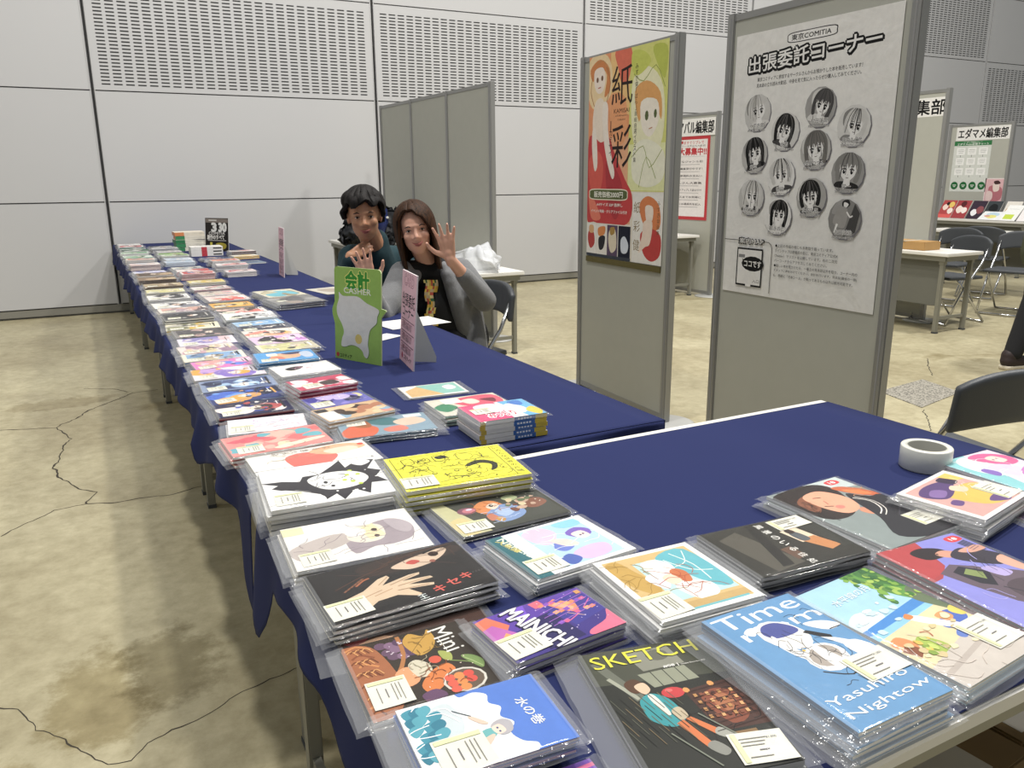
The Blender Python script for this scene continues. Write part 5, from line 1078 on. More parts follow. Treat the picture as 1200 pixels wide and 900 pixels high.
mai = [('p','5b34a6',[(0,0),(1,0),(1,.55),(.5,.4),(0,.5)]),('p','e0704e',[(.0,.05),(.12,.0),(.22,.3),(.1,.5),(0,.4)]),('p','c064b8',[(0,.25),(.1,.2),(.24,.55),(.16,.8),(0,.7)]),('p','2a2260',[(.34,.35),(.6,.3),(.64,.95),(.3,.98)]),('p','3a3494',[(.55,.1),(.98,.1),(1,.6),(.66,.72)]),('b','e86a8a',[(.70,.9),(.9,.8),(1,.62),(1,1),(.7,1)]),('p','ef8f5e',[(.62,.14),(.72,.08),(.84,.30),(.80,.52),(.70,.38)]),('p','f3b08a',[(.66,.2),(.71,.16),(.80,.36),(.77,.42)]),('p','e0647a',[(.50,.02),(.60,.0),(.62,.18),(.52,.16)]),('p','f0a060',[(.05,.55),(.14,.42),(.2,.6),(.1,.7)]),('p','7a4ad0',[(.3,.0),(.46,.0),(.4,.3),(.3,.22)]),('l','d85a9a',.01,[(.62,.62),(.8,.5),(.98,.3)]),('l','f0c08a',.006,[(.7,.44),(.8,.6)])]+[('p',['e88a5e','8a4ac0','d85a8a','4a3aa8','f0b070'][k%5],[(.55+.05*(k%8),.12+.11*(k//4)),(.60+.05*(k%8),.10+.11*(k//4)),(.61+.05*(k%8),.16+.11*(k//4)),(.56+.05*(k%8),.18+.11*(k//4))]) for k in range(18)]+[('l','b06ad8',.006,[(.5,.2+.1*k),(.98,.05+.1*k)]) for k in range(5)]+dots('ded0f6',24,.5,.98,.02,.8,.006,5)+[('p','e7e2ee',[(.30,.08),(.33,.07),(.47,.95),(.44,.97)])][:0]+[('t','1d1740','MAINICHI',.375,.52,.66,.18,-77,.05),('t','f4f0f4','MAINICHI',.385,.51,.66,.17,-77,.03),('r','d89a5a',.93,.06,.98,.14)]
pile('purple and orange night city comic with slanting white title', 'the purple night city comic', 4, .0055, '3c2c86', mai, quad=[(551,728),(676,687),(735.6,728.6),(607,774)], sticker=(.17,.72,.062,.052), fine=10, seed=8, near='2e2358')
yel = [('l','222210',.006,[(.04,.05),(.96,.05)]),('l','222210',.006,[(.04,.95),(.96,.95)]),('l','222210',.006,[(.04,.05),(.04,.95)]),('l','222210',.006,[(.9,.05),(.9,.95)]),('b','2a2a18',[(.58,.52),(.66,.42),(.76,.42),(.83,.55),(.80,.70),(.74,.74),(.78,.58),(.70,.50),(.62,.56)]),('b','f2ea1c',[(.60,.56),(.70,.52),(.76,.62),(.70,.76),(.60,.70)]),('l','222210',.008,[(.60,.72),(.50,.80),(.40,.84)]),('l','222210',.006,[(.58,.15),(.76,.13),(.77,.32),(.59,.34),(.58,.15)]),('b','2a2a18',[(.40,.14),(.48,.12),(.5,.2),(.42,.22)]),('v','222210','いろんな世界の片隅',.945,.06,.92,.05,.02)]+scr('2a2a18',70,.08,.88,.1,.9,.004,7,.10)+[('l','222210',.005,[(.12+.13*k,.12+.05*(k%2)),(.20+.13*k,.10+.05*(k%2)),(.21+.13*k,.26),(.13+.13*k,.28),(.12+.13*k,.12+.05*(k%2))]) for k in range(3)]+[('e','2a2a18',.30+.09*k,.62+.06*(k%2),.022,.022) for k in range(4)]+[('e','f2ea1c',.30+.09*k,.62+.06*(k%2),.016,.016) for k in range(4)]+dots('2a2a18',24,.08,.86,.12,.92,.007,77)
pile('bright yellow comic of black line drawings, atop its thick pile', 'the bright yellow comic', 5, .0085, 'f0ea18', yel, quad=[(450,538),(582,519),(624,554),(475.7,575)], sticker=(.14,.80,.07,.058), fine=11, seed=9, near='d8d4b8')
fox = [('p','c9c69a',[(0,0),(.12,0),(.26,1),(0,1)]),('b','d8c890',[(.0,.6),(.15,.5),(.2,.9),(.05,1)]),('b','d98a4e',[(.30,.34),(.42,.16),(.54,.22),(.58,.5),(.48,.62),(.36,.56)]),('b','7f9ac8',[(.34,.60),(.46,.42),(.56,.36),(.66,.46),(.68,.70),(.56,.84),(.40,.84)]),('b','a9bfe0',[(.44,.52),(.56,.46),(.60,.62),(.48,.72)]),('b','e8d8c4',[(.42,.34),(.50,.26),(.54,.36),(.46,.46)]),('e','8a5a6a',.24,.34,.085,.07),('e','c87a86',.26,.34,.06,.045),('e','d8d0e0',.27,.31,.03,.02),('b','c87a5a',[(.34,.6),(.40,.56),(.42,.7),(.34,.76)]),('e','c8923a',.42,.76,.04,.05),('b','8a5a46',[(.72,.50),(.82,.36),(.92,.40),(.94,.56),(.82,.66),(.74,.62)]),('b','a9b48a',[(.62,.18),(.72,.12),(.76,.26),(.66,.32)]),('b','c9a890',[(.70,.34),(.80,.28),(.82,.4),(.72,.46)]),('l','b8bfae',.006,[(.66,.16),(.8,.14),(.94,.24)])]+scr('c8d8f0',10,.36,.66,.42,.8,.006,83,.08)+scr('a85a30',9,.32,.56,.2,.54,.006,84,.08)+spots(['c8a890','7a4a3a','d8c8a0','6a7a5a'],12,.60,.92,.2,.62,.02,.05,85)+dots('e8e0c8',12,.6,.95,.1,.6,.007,86)+[('e','2a2624',.47,.34,.018,.024),('e','f4f2ec',.475,.335,.006,.008)]
pile('dark olive comic with a blue and orange fox creature', 'the blue fox comic', 2, .0055, '4c4e46', fox, quad=[(502.5,594),(622.6,568),(669,598),(544,628)], sticker=(.17,.80,.06,.045), fine=10, seed=10, near='2c2c28')
ner = [('p','2f6f78',[(0,0),(.12,0),(.26,1),(0,1)]),('t','e8ecd8','NEREIDES',.17,.42,.60,.075,-80,.03),('t','d8c86a','人魚譚',.11,.25,.28,.06,-80,.03),('r','f4f4f2',.93,0,1,1),('r','b9d8ec',.30,.04,.92,.94),('b','e8c8dc',[(.32,.1),(.52,.05),(.6,.25),(.45,.45),(.34,.35)]),('b','6a7fd0',[(.42,.55),(.52,.4),(.62,.45),(.60,.6),(.48,.66)]),('b','f4d6cc',[(.46,.36),(.60,.42),(.66,.58),(.54,.58)]),('b','7f5fc0',[(.66,.32),(.80,.24),(.9,.34),(.86,.46),(.72,.46)]),('b','f8e2d8',[(.70,.36),(.82,.34),(.84,.48),(.74,.50)]),('b','dcbfe4',[(.50,.74),(.70,.66),(.86,.72),(.8,.9),(.56,.92)]),('b','4a66b8',[(.34,.8),(.46,.72),(.52,.86),(.40,.94)]),('b','8fd0e0',[(.66,.06),(.9,.06),(.9,.2),(.72,.2)]),('e','5a3a6a',.765,.43,.012,.016),('e','5a3a6a',.80,.42,.012,.016)]+scr('ffffff',12,.34,.9,.06,.92,.006,11,.16)
ner[0] = ('p','2f6f78',[(0,0),(.16,0),(.16,1),(0,1)])
pile('pastel comic of swimming figures with a teal title band', 'the teal banded pastel comic', 4, .0055, 'f2f2f0', ner, quad=[(571,632),(676,602),(745.6,640.7),(629,679)], sticker=(.20,.78,.062,.05), fine=10, seed=12, left='2f6f78', near='e6e6e2')
gol = [('r','d8b878',.06,.05,.94,.95),('r','bfe0e0',.30,.16,.92,.80),('b','62b8c4',[(.56,.14),(.9,.1),(.93,.7),(.76,.72),(.62,.4)]),('l','e6efe6',.012,[(.60,.2),(.72,.42),(.90,.5)]),('l','e6efe6',.012,[(.72,.12),(.80,.36),(.78,.62)]),('l','e6efe6',.010,[(.86,.12),(.76,.3),(.62,.34)]),('b','eef2ee',[(.36,.2),(.52,.16),(.62,.28),(.56,.44),(.40,.42)]),('b','eef2ee',[(.42,.62),(.58,.56),(.74,.66),(.70,.82),(.5,.84)]),('b','cc7038',[(.52,.40),(.60,.36),(.66,.44),(.62,.58),(.54,.56)]),('b','c9a24a',[(.06,.12),(.20,.08),(.26,.3),(.32,.5),(.24,.66),(.10,.5)]),('b','e9e6ee',[(.26,.42),(.38,.36),(.44,.50),(.34,.62)]),('b','f2d8c0',[(.40,.46),(.50,.42),(.54,.54),(.44,.58)]),('r','c9a868',.10,.84,.94,.92),('r','6fbcc4',.3,.925,.9,.95)]+scr('b5502e',12,.48,.70,.34,.7,.007,13,.16)+scr('a8842e',14,.07,.34,.1,.7,.006,14,.14)
pile('white-edged comic with a gold frame and turquoise globe drawing', 'the gold framed comic', 5, .006, 'f4f3ef', gol, quad=[(696,659),(803.6,633),(893,694.6),(777,730)], sticker=(.17,.80,.06,.062), fine=11, seed=15, near='e9e7e1')
rim = [('p','38362f',[(0,0),(.6,0),(.4,1),(0,1)]),('p','5a564c',[(.10,.2),(.3,.1),(.46,.9),(.18,.96)]),('p','2a2824',[(.44,.0),(.52,.0),(.36,.9),(.26,.9)]),('p','6a4e3e',[(.42,.6),(.52,.58),(.54,.8),(.44,.84)]),('p','e6d4b8',[(.62,.28),(.78,.22),(.84,.55),(.66,.56)]),('p','c8844a',[(.66,.5),(.82,.48),(.90,.75),(.78,.8)]),('b','5a5f64',[(.66,.36),(.73,.34),(.76,.52),(.68,.54)]),('b','3a2a24',[(.66,.28),(.71,.26),(.73,.34),(.67,.36)]),('p','3a3a34',[(.8,.1),(1,.0),(1,.8),(.9,.8)])]
for i, ch in enumerate('風景のいる住処'): rim.append(('t','efede6',ch,.535-.004*i,.09+.138*i,None,.062,-88,.02))
pile('dark grey-brown comic with white title characters in a row and a small lit figure', 'the dark lit figure comic', 4, .0055, '34322c', rim, quad=[(819,626.6),(936.5,600.6),(1017,643),(892.6,679)], sticker=(.80,.14,.075,.04), stk_rot=False, fine=10, seed=16, near='2c2b28')
ske = [('p','4a4c3e',[(0,0),(1,0),(1,.35),(0,.3)]),('p','26271f',[(0,.28),(1,.33),(1,1),(0,1)]),('p','8f8f80',[(.34,.05),(.7,.03),(.74,.2),(.4,.22)]),('e','6a6a5e',.58,.10,.09,.07),('p','6f7264',[(.05,.1),(.12,.08),(.3,.42),(.22,.44)]),('p','a9aa98',[(.1,.24),(.13,.23),(.26,.42),(.23,.43)]),('p','979a84',[(.34,.24),(.72,.22),(.76,.34),(.40,.36)]),('l','3a3c30',.008,[(.44,.22),(.47,.36)]),('l','3a3c30',.008,[(.54,.22),(.57,.35)]),('l','3a3c30',.008,[(.64,.22),(.67,.345)]),
  ('p','4a2a1e',[(.58,.42),(.98,.38),(1,.74),(.62,.74)]),('b','8a4426',[(.66,.5),(.8,.44),(.92,.5),(.9,.66),(.74,.7)]),('b','b06a3e',[(.72,.52),(.82,.48),(.88,.56),(.78,.62)])]+scr('1f120c',16,.6,.97,.42,.72,.008,17,.12)+[('r','8a6a40',.66,.76,.86,.82),('b','3a2a18',[(.66,.82),(.86,.82),(.86,.9),(.68,.9)]),('e','c8262a',.50,.42,.085,.06),('e','e8605a',.48,.40,.03,.018),('e','e09a4a',.60,.42,.025,.03),('e','e09a4a',.80,.40,.025,.03),
  ('b','2a9aa0',[(.24,.44),(.34,.40),(.44,.46),(.47,.60),(.36,.66),(.24,.60),(.22,.52)]),('b','e9e4d8',[(.31,.42),(.36,.42),(.39,.56),(.35,.56)]),('b','5a3a22',[(.20,.30),(.28,.27),(.33,.31),(.28,.38),(.22,.37)]),('b','e8c4a4',[(.26,.33),(.34,.31),(.36,.37),(.30,.40)]),('p','d8722e',[(.38,.64),(.44,.62),(.52,.80),(.47,.82)]),('p','d8722e',[(.46,.62),(.50,.61),(.62,.72),(.58,.75)]),('b','8f8f86',[(.47,.82),(.54,.79),(.60,.86),(.54,.89)]),('b','a9a99e',[(.58,.75),(.63,.71),(.70,.77),(.66,.80)]),('b','c8b89a',[(.40,.55),(.47,.53),(.49,.60),(.42,.62)]),*[('l',['5a5c4c','1a1b15','7a6a4a'][k%3],.006,[(.04+.07*(k%7),.40+.08*(k//7)),(.09+.07*(k%7),.52+.08*(k//7))]) for k in range(28)],*[('r',['c08a4a','8a4a2a','e0a868','5a2e1e'][k%4],.62+.045*(k%8),.46+.055*(k//8),.645+.045*(k%8),.485+.055*(k//8)) for k in range(32)],*[('l','2a1610',.004,[(.6,.44+.05*k),(1,.40+.05*k)]) for k in range(7)],('l','7f8474',.012,[(.3,.70),(.48,.95)]),('l','7f8474',.012,[(.56,.60),(.86,.96)]),('t','e6e02a','SKETCH',.485,.085,.85,.155,3,.0),('t','f2f0e8','#08 |',.62,.215,.12,.035,2,.05),('t','f2f0e8','October-December 2023',.80,.213,.2,.016,2,.0)]
pile('dark glossy magazine with yellow capital letters and a figure in teal', 'the yellow lettered magazine', 2, .007, '33352b', ske, quad=[(667,762),(812,745.5),(968,892),(768,925)], shrink=.95, sticker=(.80,.885,.066,.05), stk_rot=False, fine=12, seed=18, film=(.035,.02,.008,.008), near='24241e')
tim = [('t','f4f6f8','Time',.50,.080,.90,.19,2,.0),('t','f4f6f8','riom',.56,.215,.86,.15,2,.0),('e','efece6',.46,.30,.19,.23,25),('b','46509a',[(.31,.25),(.38,.19),(.52,.19),(.62,.26),(.60,.31),(.38,.31)]),('b','f4f2ee',[(.30,.34),(.36,.28),(.38,.40),(.44,.50),(.40,.55),(.32,.46)]),('e','f4f2ee',.53,.54,.20,.17,25),('e','b0a59a',.53,.53,.16,.12,25),('b','f4f2ee',[(.52,.40),(.55,.40),(.62,.58),(.56,.62),(.48,.6)]),('b','f4f2ee',[(.18,.20),(.26,.17),(.32,.19),(.24,.24)]),('p','1a1c22',[(.62,.33),(.67,.32),(.80,.41),(.78,.44),(.70,.40)]),('p','f4f2ee',[(.70,.40),(.80,.44),(.98,.56),(.94,.58),(.78,.50)]),('b','f4f2ee',[(.72,.27),(.9,.29),(1.0,.36),(.84,.37)]),('l','1a1c22',.012,[(.86,.37),(.98,.37)]),('b','f4f2ee',[(.78,.50),(.92,.50),(.98,.60),(.86,.66),(.78,.6)]),('b','f4f2ee',[(.84,.66),(.95,.62),(.98,.74),(.9,.78)]),('l','1a1c22',.014,[(.34,.62),(.52,.70),(.66,.66)]),('e','e0b83c',.43,.45,.015,.015)]+scr('2a2c34',30,.30,.98,.18,.76,.004,19,.09)+[('t','f4f6f8','Yasuhiro',.48,.80,.84,.085,2,.0),('t','f4f6f8','Nightow',.52,.905,.88,.10,2,.0)]
pile('sky blue comic with white rounded lettering and a cartoon hourglass', 'the blue hourglass comic', 5, .0065, '5f97c6', tim, quad=[(818.5,724.5),(926.7,696),(1113,803),(1012,861)], sticker=(.78,.69,.075,.05), stk_rot=False, fine=13, seed=20, film=(.03,.012,.012,.006), left='3f6f98', jit=.006)
sea = [('r','a8d4e8',0,0,1,.42),('b','d8ecf2',[(.0,.36),(.2,.30),(.4,.36),(.3,.44),(0,.44)]),('p','2f86d0',[(0,.44),(1,.36),(1,.50),(0,.52)]),('p','8fcbe8',[(0,.49),(1,.43),(1,.56),(0,.56)]),('p','e6d6a8',[(0,.54),(1,.47),(1,.8),(0,.82)]),('b','5f9a3a',[(.62,-.02),(1.02,-.02),(1.02,.38),(.9,.40),(.78,.30),(.72,.14)]),('b','3f7a34',[(.78,.02),(1.02,.0),(1.02,.25),(.9,.22)]),('b','9ab84a',[(.70,.10),(.78,.12),(.82,.24),(.74,.22)]),('b','6a7a5a',[(.84,.36),(1.02,.28),(1.02,.60),(.92,.52)]),('b','3f66c0',[(.64,.62),(.86,.54),(.98,.60),(.92,.66),(.70,.68)]),('b','f4f2ee',[(.50,.50),(.58,.48),(.70,.58),(.80,.66),(.72,.68),(.60,.60)]),('b','d8843a',[(.48,.47),(.55,.45),(.57,.49),(.50,.50)]),('b','d89a5a',[(.72,.55),(.84,.54),(.86,.60),(.76,.62)]),('b','e08a4a',[(.02,.60),(.16,.56),(.22,.64),(.12,.72)]),('p','8a4a26',[(.02,.66),(.14,.62),(.2,.70),(.08,.74)]),('b','a8c04a',[(.22,.66),(.34,.62),(.42,.74),(.30,.80)]),('b','e8d05a',[(.9,.56),(1.0,.53),(1,.62),(.93,.62)]),('p','cfc6bc',[(0,.82),(1,.68),(1,1),(0,1)]),('p','bdb2a8',[(0,.88),(1,.76),(1,.79),(0,.91)]),('b','5a7ac8',[(.60,.72),(.72,.68),(.78,.71),(.64,.76)]),*spots(['7fae3a','3f7a2e','a8c850','2f6a34','5a8a3a'],46,.62,1.0,.0,.36,.018,.045,87,.8),*spots(['f4f8fa','c8e4f0'],12,.05,.7,.28,.5,.02,.06,88,.4),*spots(['f0e2b8','d8c490','c8b480'],16,.1,.9,.56,.8,.02,.05,89,.5),*spots(['8aa83a','c8d86a','e0c04a'],10,.2,.36,.64,.78,.015,.035,90,.8),*scr('d8ccc0',8,.1,.95,.84,.98,.006,91,.2),('l','c8542e',.008,[(.38,.60),(.44,.62),(.42,.66)]),('t','f2f8fa','水平線の月',.42,.17,.50,.09,4,.0)]
pile('seaside comic of blue sky, green leaves and a beach walker', 'the seaside comic', 3, .0065, 'a8d4e8', sea, quad=[(935,698),(1013,663),(1215,752),(1136,809)], sticker=(.86,.79,.066,.066), stk_rot=False, fine=12, seed=21, film=(.012,.02,.012,.006))
sch = [('p','c9d4d2',[(.2,0),(1,0),(1,.2),(.5,.12)]),('b','d8232a',[(.76,.04),(.9,.03),(.92,.09),(.78,.1)]),('t','ffffff','18',.84,.065,.08,.05,0,.04),('b','2e2422',[(.0,.06),(.3,.0),(.62,.02),(.72,.14),(.62,.34),(.40,.52),(.10,.52),(-.02,.3)]),('b','8a5236',[(.10,.22),(.3,.14),(.34,.24),(.12,.40)]),('b','e9a886',[(.26,.16),(.50,.12),(.62,.22),(.64,.36),(.54,.48),(.34,.50),(.24,.36)]),('e','d88070',.40,.40,.05,.04),('l','3a2018',.014,[(.34,.20),(.42,.22)]),('l','3a2018',.014,[(.28,.34),(.36,.37)]),('l','a84a40',.010,[(.38,.27),(.35,.33)]),('b','d9906e',[(.48,.52),(.56,.48),(.60,.56),(.52,.60)]),('b','c8602a',[(.70,.14),(.84,.16),(.98,.30),(1,.42),(.86,.36),(.74,.24)]),('b','e0803a',[(.76,.2),(.9,.26),(.94,.36),(.8,.3)]),('b','2b2a30',[(.50,.66),(.62,.40),(.72,.26),(.86,.38),(1.02,.44),(1.02,1.02),(.6,1.02),(.3,.9)]),('l','e9e4da',.014,[(.68,.34),(.76,.44),(.70,.56),(.58,.62)]),('l','e9e4da',.010,[(.72,.33),(.79,.45),(.73,.58),(.6,.65)]),('l','4a4850',.010,[(.7,.7),(.9,.6)]),('l','4a4850',.010,[(.66,.86),(.9,.82)])]+scr('1a1412',12,.02,.16,.06,.46,.008,92,.09)+scr('5a3626',5,.06,.20,.14,.36,.006,93,.07)+scr('f0a060',5,.74,.96,.16,.36,.006,94,.08)
pile('comic of a smiling girl in dark school uniform with an orange ribbon', 'the school uniform comic', 3, .006, '8f9a98', sch, quad=[(907,582),(976,555),(1123,613),(1041,644)], sticker=(.84,.80,.06,.05), stk_rot=False, fine=12, seed=22, film=(.022,.016,.008,.01))
car = [('p','b8363a',[(0,0),(.5,0),(.3,.34),(0,.4)]),('p','8a8ad8',[(.5,0),(1,0),(1,.6),(.2,.6),(.1,.42),(.35,.3)]),('b','d8232a',[(.80,.04),(.95,.03),(.97,.09),(.82,.10)]),('t','ffffff','18',.885,.065,.08,.045,0,.04),('p','5a5a86',[(.84,.12),(.96,.10),(.98,.26),(.86,.26)]),('b','2a1e22',[(.26,.10),(.42,.07),(.58,.12),(.60,.20),(.44,.22),(.30,.2)]),('b','d89a80',[(.46,.17),(.58,.15),(.70,.22),(.62,.26),(.5,.23)]),('b','3a3440',[(.54,.24),(.76,.17),(.94,.26),(1,.36),(.86,.44),(.66,.36)]),('b','d8a08a',[(.70,.20),(.95,.18),(1,.24),(.8,.25)]),('b','e0ac94',[(.84,.40),(1.02,.36),(1.02,.66),(.92,.58)]),('p','6a5a66',[(.18,.36),(.40,.30),(.66,.42),(1,.62),(1,.98),(.5,.98),(.3,.7)]),('p','2c2a34',[(.30,.38),(.44,.34),(.60,.46),(.44,.60),(.34,.54)]),('p','8a9a5a',[(.36,.42),(.46,.38),(.54,.45),(.46,.52)]),('b','b8a8dc',[(.58,.42),(.7,.42),(.78,.52),(.64,.54)]),('b','54464e',[(.5,.62),(.75,.6),(.95,.75),(.9,.96),(.6,.94),(.46,.78)]),('l','2c2a34',.012,[(.46,.62),(.7,.86),(1,.9)]),('p','8a8ad8',[(0,.42),(.18,.4),(.34,.76),(.6,1),(0,1)])]+scr('2c2630',12,.3,.98,.34,.9,.005,95,.14)+scr('b0a8e8',8,.05,.9,.3,.9,.008,96,.12)+[('e','3a2a2a',.475,.175,.012,.012)]+[('l','3a3a60',.005,[(.84,.13+.02*k),(.96,.11+.02*k)]) for k in range(6)]
pile('comic of a woman leaning on a car with red and lilac behind', 'the red and lilac car comic', 3, .006, 'b0383c', car, quad=[(1037,650),(1118,618),(1290,705),(1212,742)], fine=12, seed=23, film=(.016,.016,.01,.008), left='6a6a66')
ygg = [('r','d8a8a0',.07,.06,.93,.94),('b','e0bf52',[(.3,.36),(.6,.34),(.9,.44),(.92,.8),(.7,.92),(.4,.8)]),('b','5a3f78',[(.10,.24),(.30,.12),(.60,.14),(.70,.26),(.52,.40),(.24,.46)]),('b','8a6aa8',[(.18,.3),(.34,.22),(.44,.34),(.26,.42)]),('b','3a2a4a',[(.62,.12),(.78,.1),(.82,.26),(.68,.30)]),('b','f0d0b4',[(.50,.36),(.62,.30),(.70,.44),(.58,.5)]),('b','6a4a86',[(.52,.80),(.72,.74),(.86,.84),(.7,.93)]),('p','f2c85a',[(.74,.06),(.93,.06),(.93,.3),(.82,.26)]),('b','6a4a86',[(.14,.56),(.26,.52),(.3,.62),(.18,.66)])]+scr('f4e8d8',8,.5,.9,.1,.5,.006,24,.12)
pile('white-bordered comic of purple and yellow figures, atop a thick pile', 'the white-bordered purple and yellow comic', 5, .0065, 'f2f0ec', ygg, quad=[(1055.5,576.5),(1103.6,549.6),(1200,575),(1159,612)], sticker=(.86,.70,.06,.07), stk_rot=False, fine=10, seed=24, film=(.025,.012,.006,.006))
ang = [('p','8fd0d4',[(0,0),(.5,0),(.2,1),(0,1)]),('b','f4f0ea',[(.2,.1),(.5,.05),(.6,.4),(.3,.6),(.14,.4)]),('b','e05a94',[(.46,.08),(.75,.04),(.98,.2),(.95,.4),(.72,.44),(.54,.3)]),('b','f6d8cc',[(.64,.18),(.82,.16),(.86,.32),(.7,.34)]),('b','d8d0f0',[(.34,.40),(.56,.34),(.74,.5),(.66,.74),(.42,.66)]),('b','c87ac0',[(.52,.7),(.8,.55),(1,.62),(1,.9),(.7,.95)]),('b','8a6ac0',[(.18,.42),(.3,.38),(.34,.54),(.22,.6)]),('e','6a3a6a',.70,.25,.015,.02),('e','6a3a6a',.78,.24,.015,.02)]+scr('ffffff',10,.2,.9,.1,.9,.008,25,.2)
pile('pink and mint comic of a pink-haired figure beside the tape roll', 'the pink and mint comic', 3, .006, 'e8d8e4', ang, quad=[(1109,542.5),(1154.6,523.5),(1252,556),(1203,577)], fine=10, seed=25, film=(.008,.012,.004,.004))
pile('dark purple comic with flowers at the right edge, partly under others', 'x', 1, .006, '3a2448', dots('e8dff0',10,.1,.9,.1,.9,.05,26)+[('b','e07a7a',[(.2,.5),(.4,.45),(.45,.7),(.25,.7)]),('b','f0a84a',[(.0,.3),(.15,.25),(.2,.5),(.05,.55)])], pose=(1.585,.735,.182,.15,-.1), seed=26)
# ---- right part of the long counter
pile('single flat postcard book of teal and sand lying alone on the cloth', 'x', 1, .004, 'e8e6df', [('r','8fc4b8',.3,.04,.96,.9),('p','d8b47a',[(.05,.4),(.3,.1),(.6,.95),(.05,.95)]),('b','f2f0ea',[(.7,.3),(.85,.2),(.9,.5),(.75,.6)])], quad=[(467,454),(534,446),(547,457.5),(480,467)], fine=8, seed=30, film=(.018,.022,.01,.012))
pile('pink, red and green comic tilted over the pile beside the yellow-spined books', 'the pink and green comic', 3, .008, 'd8d4c4', [('b','d8506a',[(.3,.2),(.6,.05),(.95,.1),(.95,.6),(.6,.7),(.4,.55)]),('b','f0dcc8',[(.45,.25),(.62,.2),(.66,.45),(.5,.5)]),('b','3f8a66',[(.0,.5),(.2,.3),(.3,.6),(.1,.8)]),('b','7a2a3a',[(.7,.3),(.9,.3),(.85,.55)]),('r','f2f0e8',.2,.05,.45,.35)], quad=[(502,470),(578,458),(600,474),(520,489)], fine=8, seed=31, near='3f8a66', film=(.018,.01,.006,.006))
ser = [('p','e2447a',[(0,0),(.55,0),(.5,1),(0,1)]),('p','6ab4e0',[(.6,0),(1,0),(1,1),(.72,1)]),('b','f6e0e4',[(.2,.1),(.5,.05),(.6,.4),(.4,.6),(.2,.5)]),('b','f4f2ee',[(.6,.3),(.75,.2),(.85,.6),(.7,.8)]),('b','e8c83a',[(.8,.7),(.95,.5),(1,.8),(.9,1)]),('t','ffffff','みっちり',.42,.72,.42,.24,0,.08),('t','c8264a','みっちり',.42,.72,.40,.22,0,.02),('b','3a78c8',[(.72,.1),(.9,.05),(.9,.3),(.8,.35)])]
zt_ = ZT+.003; qf = quad_fit([(538.7,478.5),(611,466),(639,484),(562,495)], ZT+.062)
bw, bd_ = qf[1], qf[2]
for k in range(5):
    mb = MB(); t_ = .0115
    mb.box((-bw/2, -bd_/2, 0), (bw/2, bd_/2, t_), PAGE)
    art(mb, bw, bd_, t_, [('r','f0e6e4',0,0,1,1)]+(ser if k == 4 else []))
    y_ = -bd_/2-.0004
    for x0, x1, c in ((-.5,-.42,'d9b93a'),(-.42,.0,'eceae4'),(.0,.32,'2a68b4'),(.32,.5,'dcc02c')): mb.add([(x0*bw,y_,0),(x1*bw,y_,0),(x1*bw,y_,t_),(x0*bw,y_,t_)], [(0,1,2,3)], c)
    for q in range(5): mb.add([((.05+.045*q)*bw,y_-.0003,t_*.3),((.08+.045*q)*bw,y_-.0003,t_*.3),((.08+.045*q)*bw,y_-.0003,t_*.7),((.05+.045*q)*bw,y_-.0003,t_*.7)], [(0,1,2,3)], 'e9eef4')
    o = mb.build('comic_book', M_PRINT); rj = random.Random(k); o.matrix_world = Matrix.Translation((qf[0].x+rj.uniform(-.003,.003)*(k < 4), qf[0].y+rj.uniform(-.003,.003)*(k < 4), zt_+k*(t_+.0005))) @ Matrix.Rotation(qf[3], 4, 'Z')
    tag(o, 'pink and blue topped book crowning the pile with yellow and blue spines' if k == 4 else 'book with yellow and blue spine lower in the pile at the counter corner', 'comic', 'yellow and blue spined books')
    if k == 4: link('plastic_sleeve', sleeve_mesh(bw, bd_, t_, .012, .016, .006, .006, 8, 33), o); a = link('price_label', sticker_mesh(.055, .048, True), o, (-.28*bw, .05*bd_, t_+.0008))
pile('blue-grey comic of a red-haired figure lying flat before the tall spined pile', 'the red-haired blue-grey comic', 3, .005, '8aa4b4', [('b','d8623a',[(.0,.7),(.2,.3),(.4,.6),(.3,1),(.05,1)]),('b','4a7a80',[(.3,.2),(.6,.1),(.7,.5),(.45,.5)]),('b','e0c4ae',[(.6,.35),(.85,.2),(.95,.5),(.7,.65)]),('b','d87a66',[(.45,.7),(.65,.6),(.7,.85),(.5,.9)]),('b','a9643a',[(.15,.2),(.3,.1),(.35,.5),(.2,.5)]),('r','e8eef0',.75,.05,.95,.2)], quad=[(393,494),(494,481),(515,502),(403,512)], sticker=(.20,.26,.05,.045), fine=9, seed=34, film=(.02,.03,.006,.006), near='3a5a78')
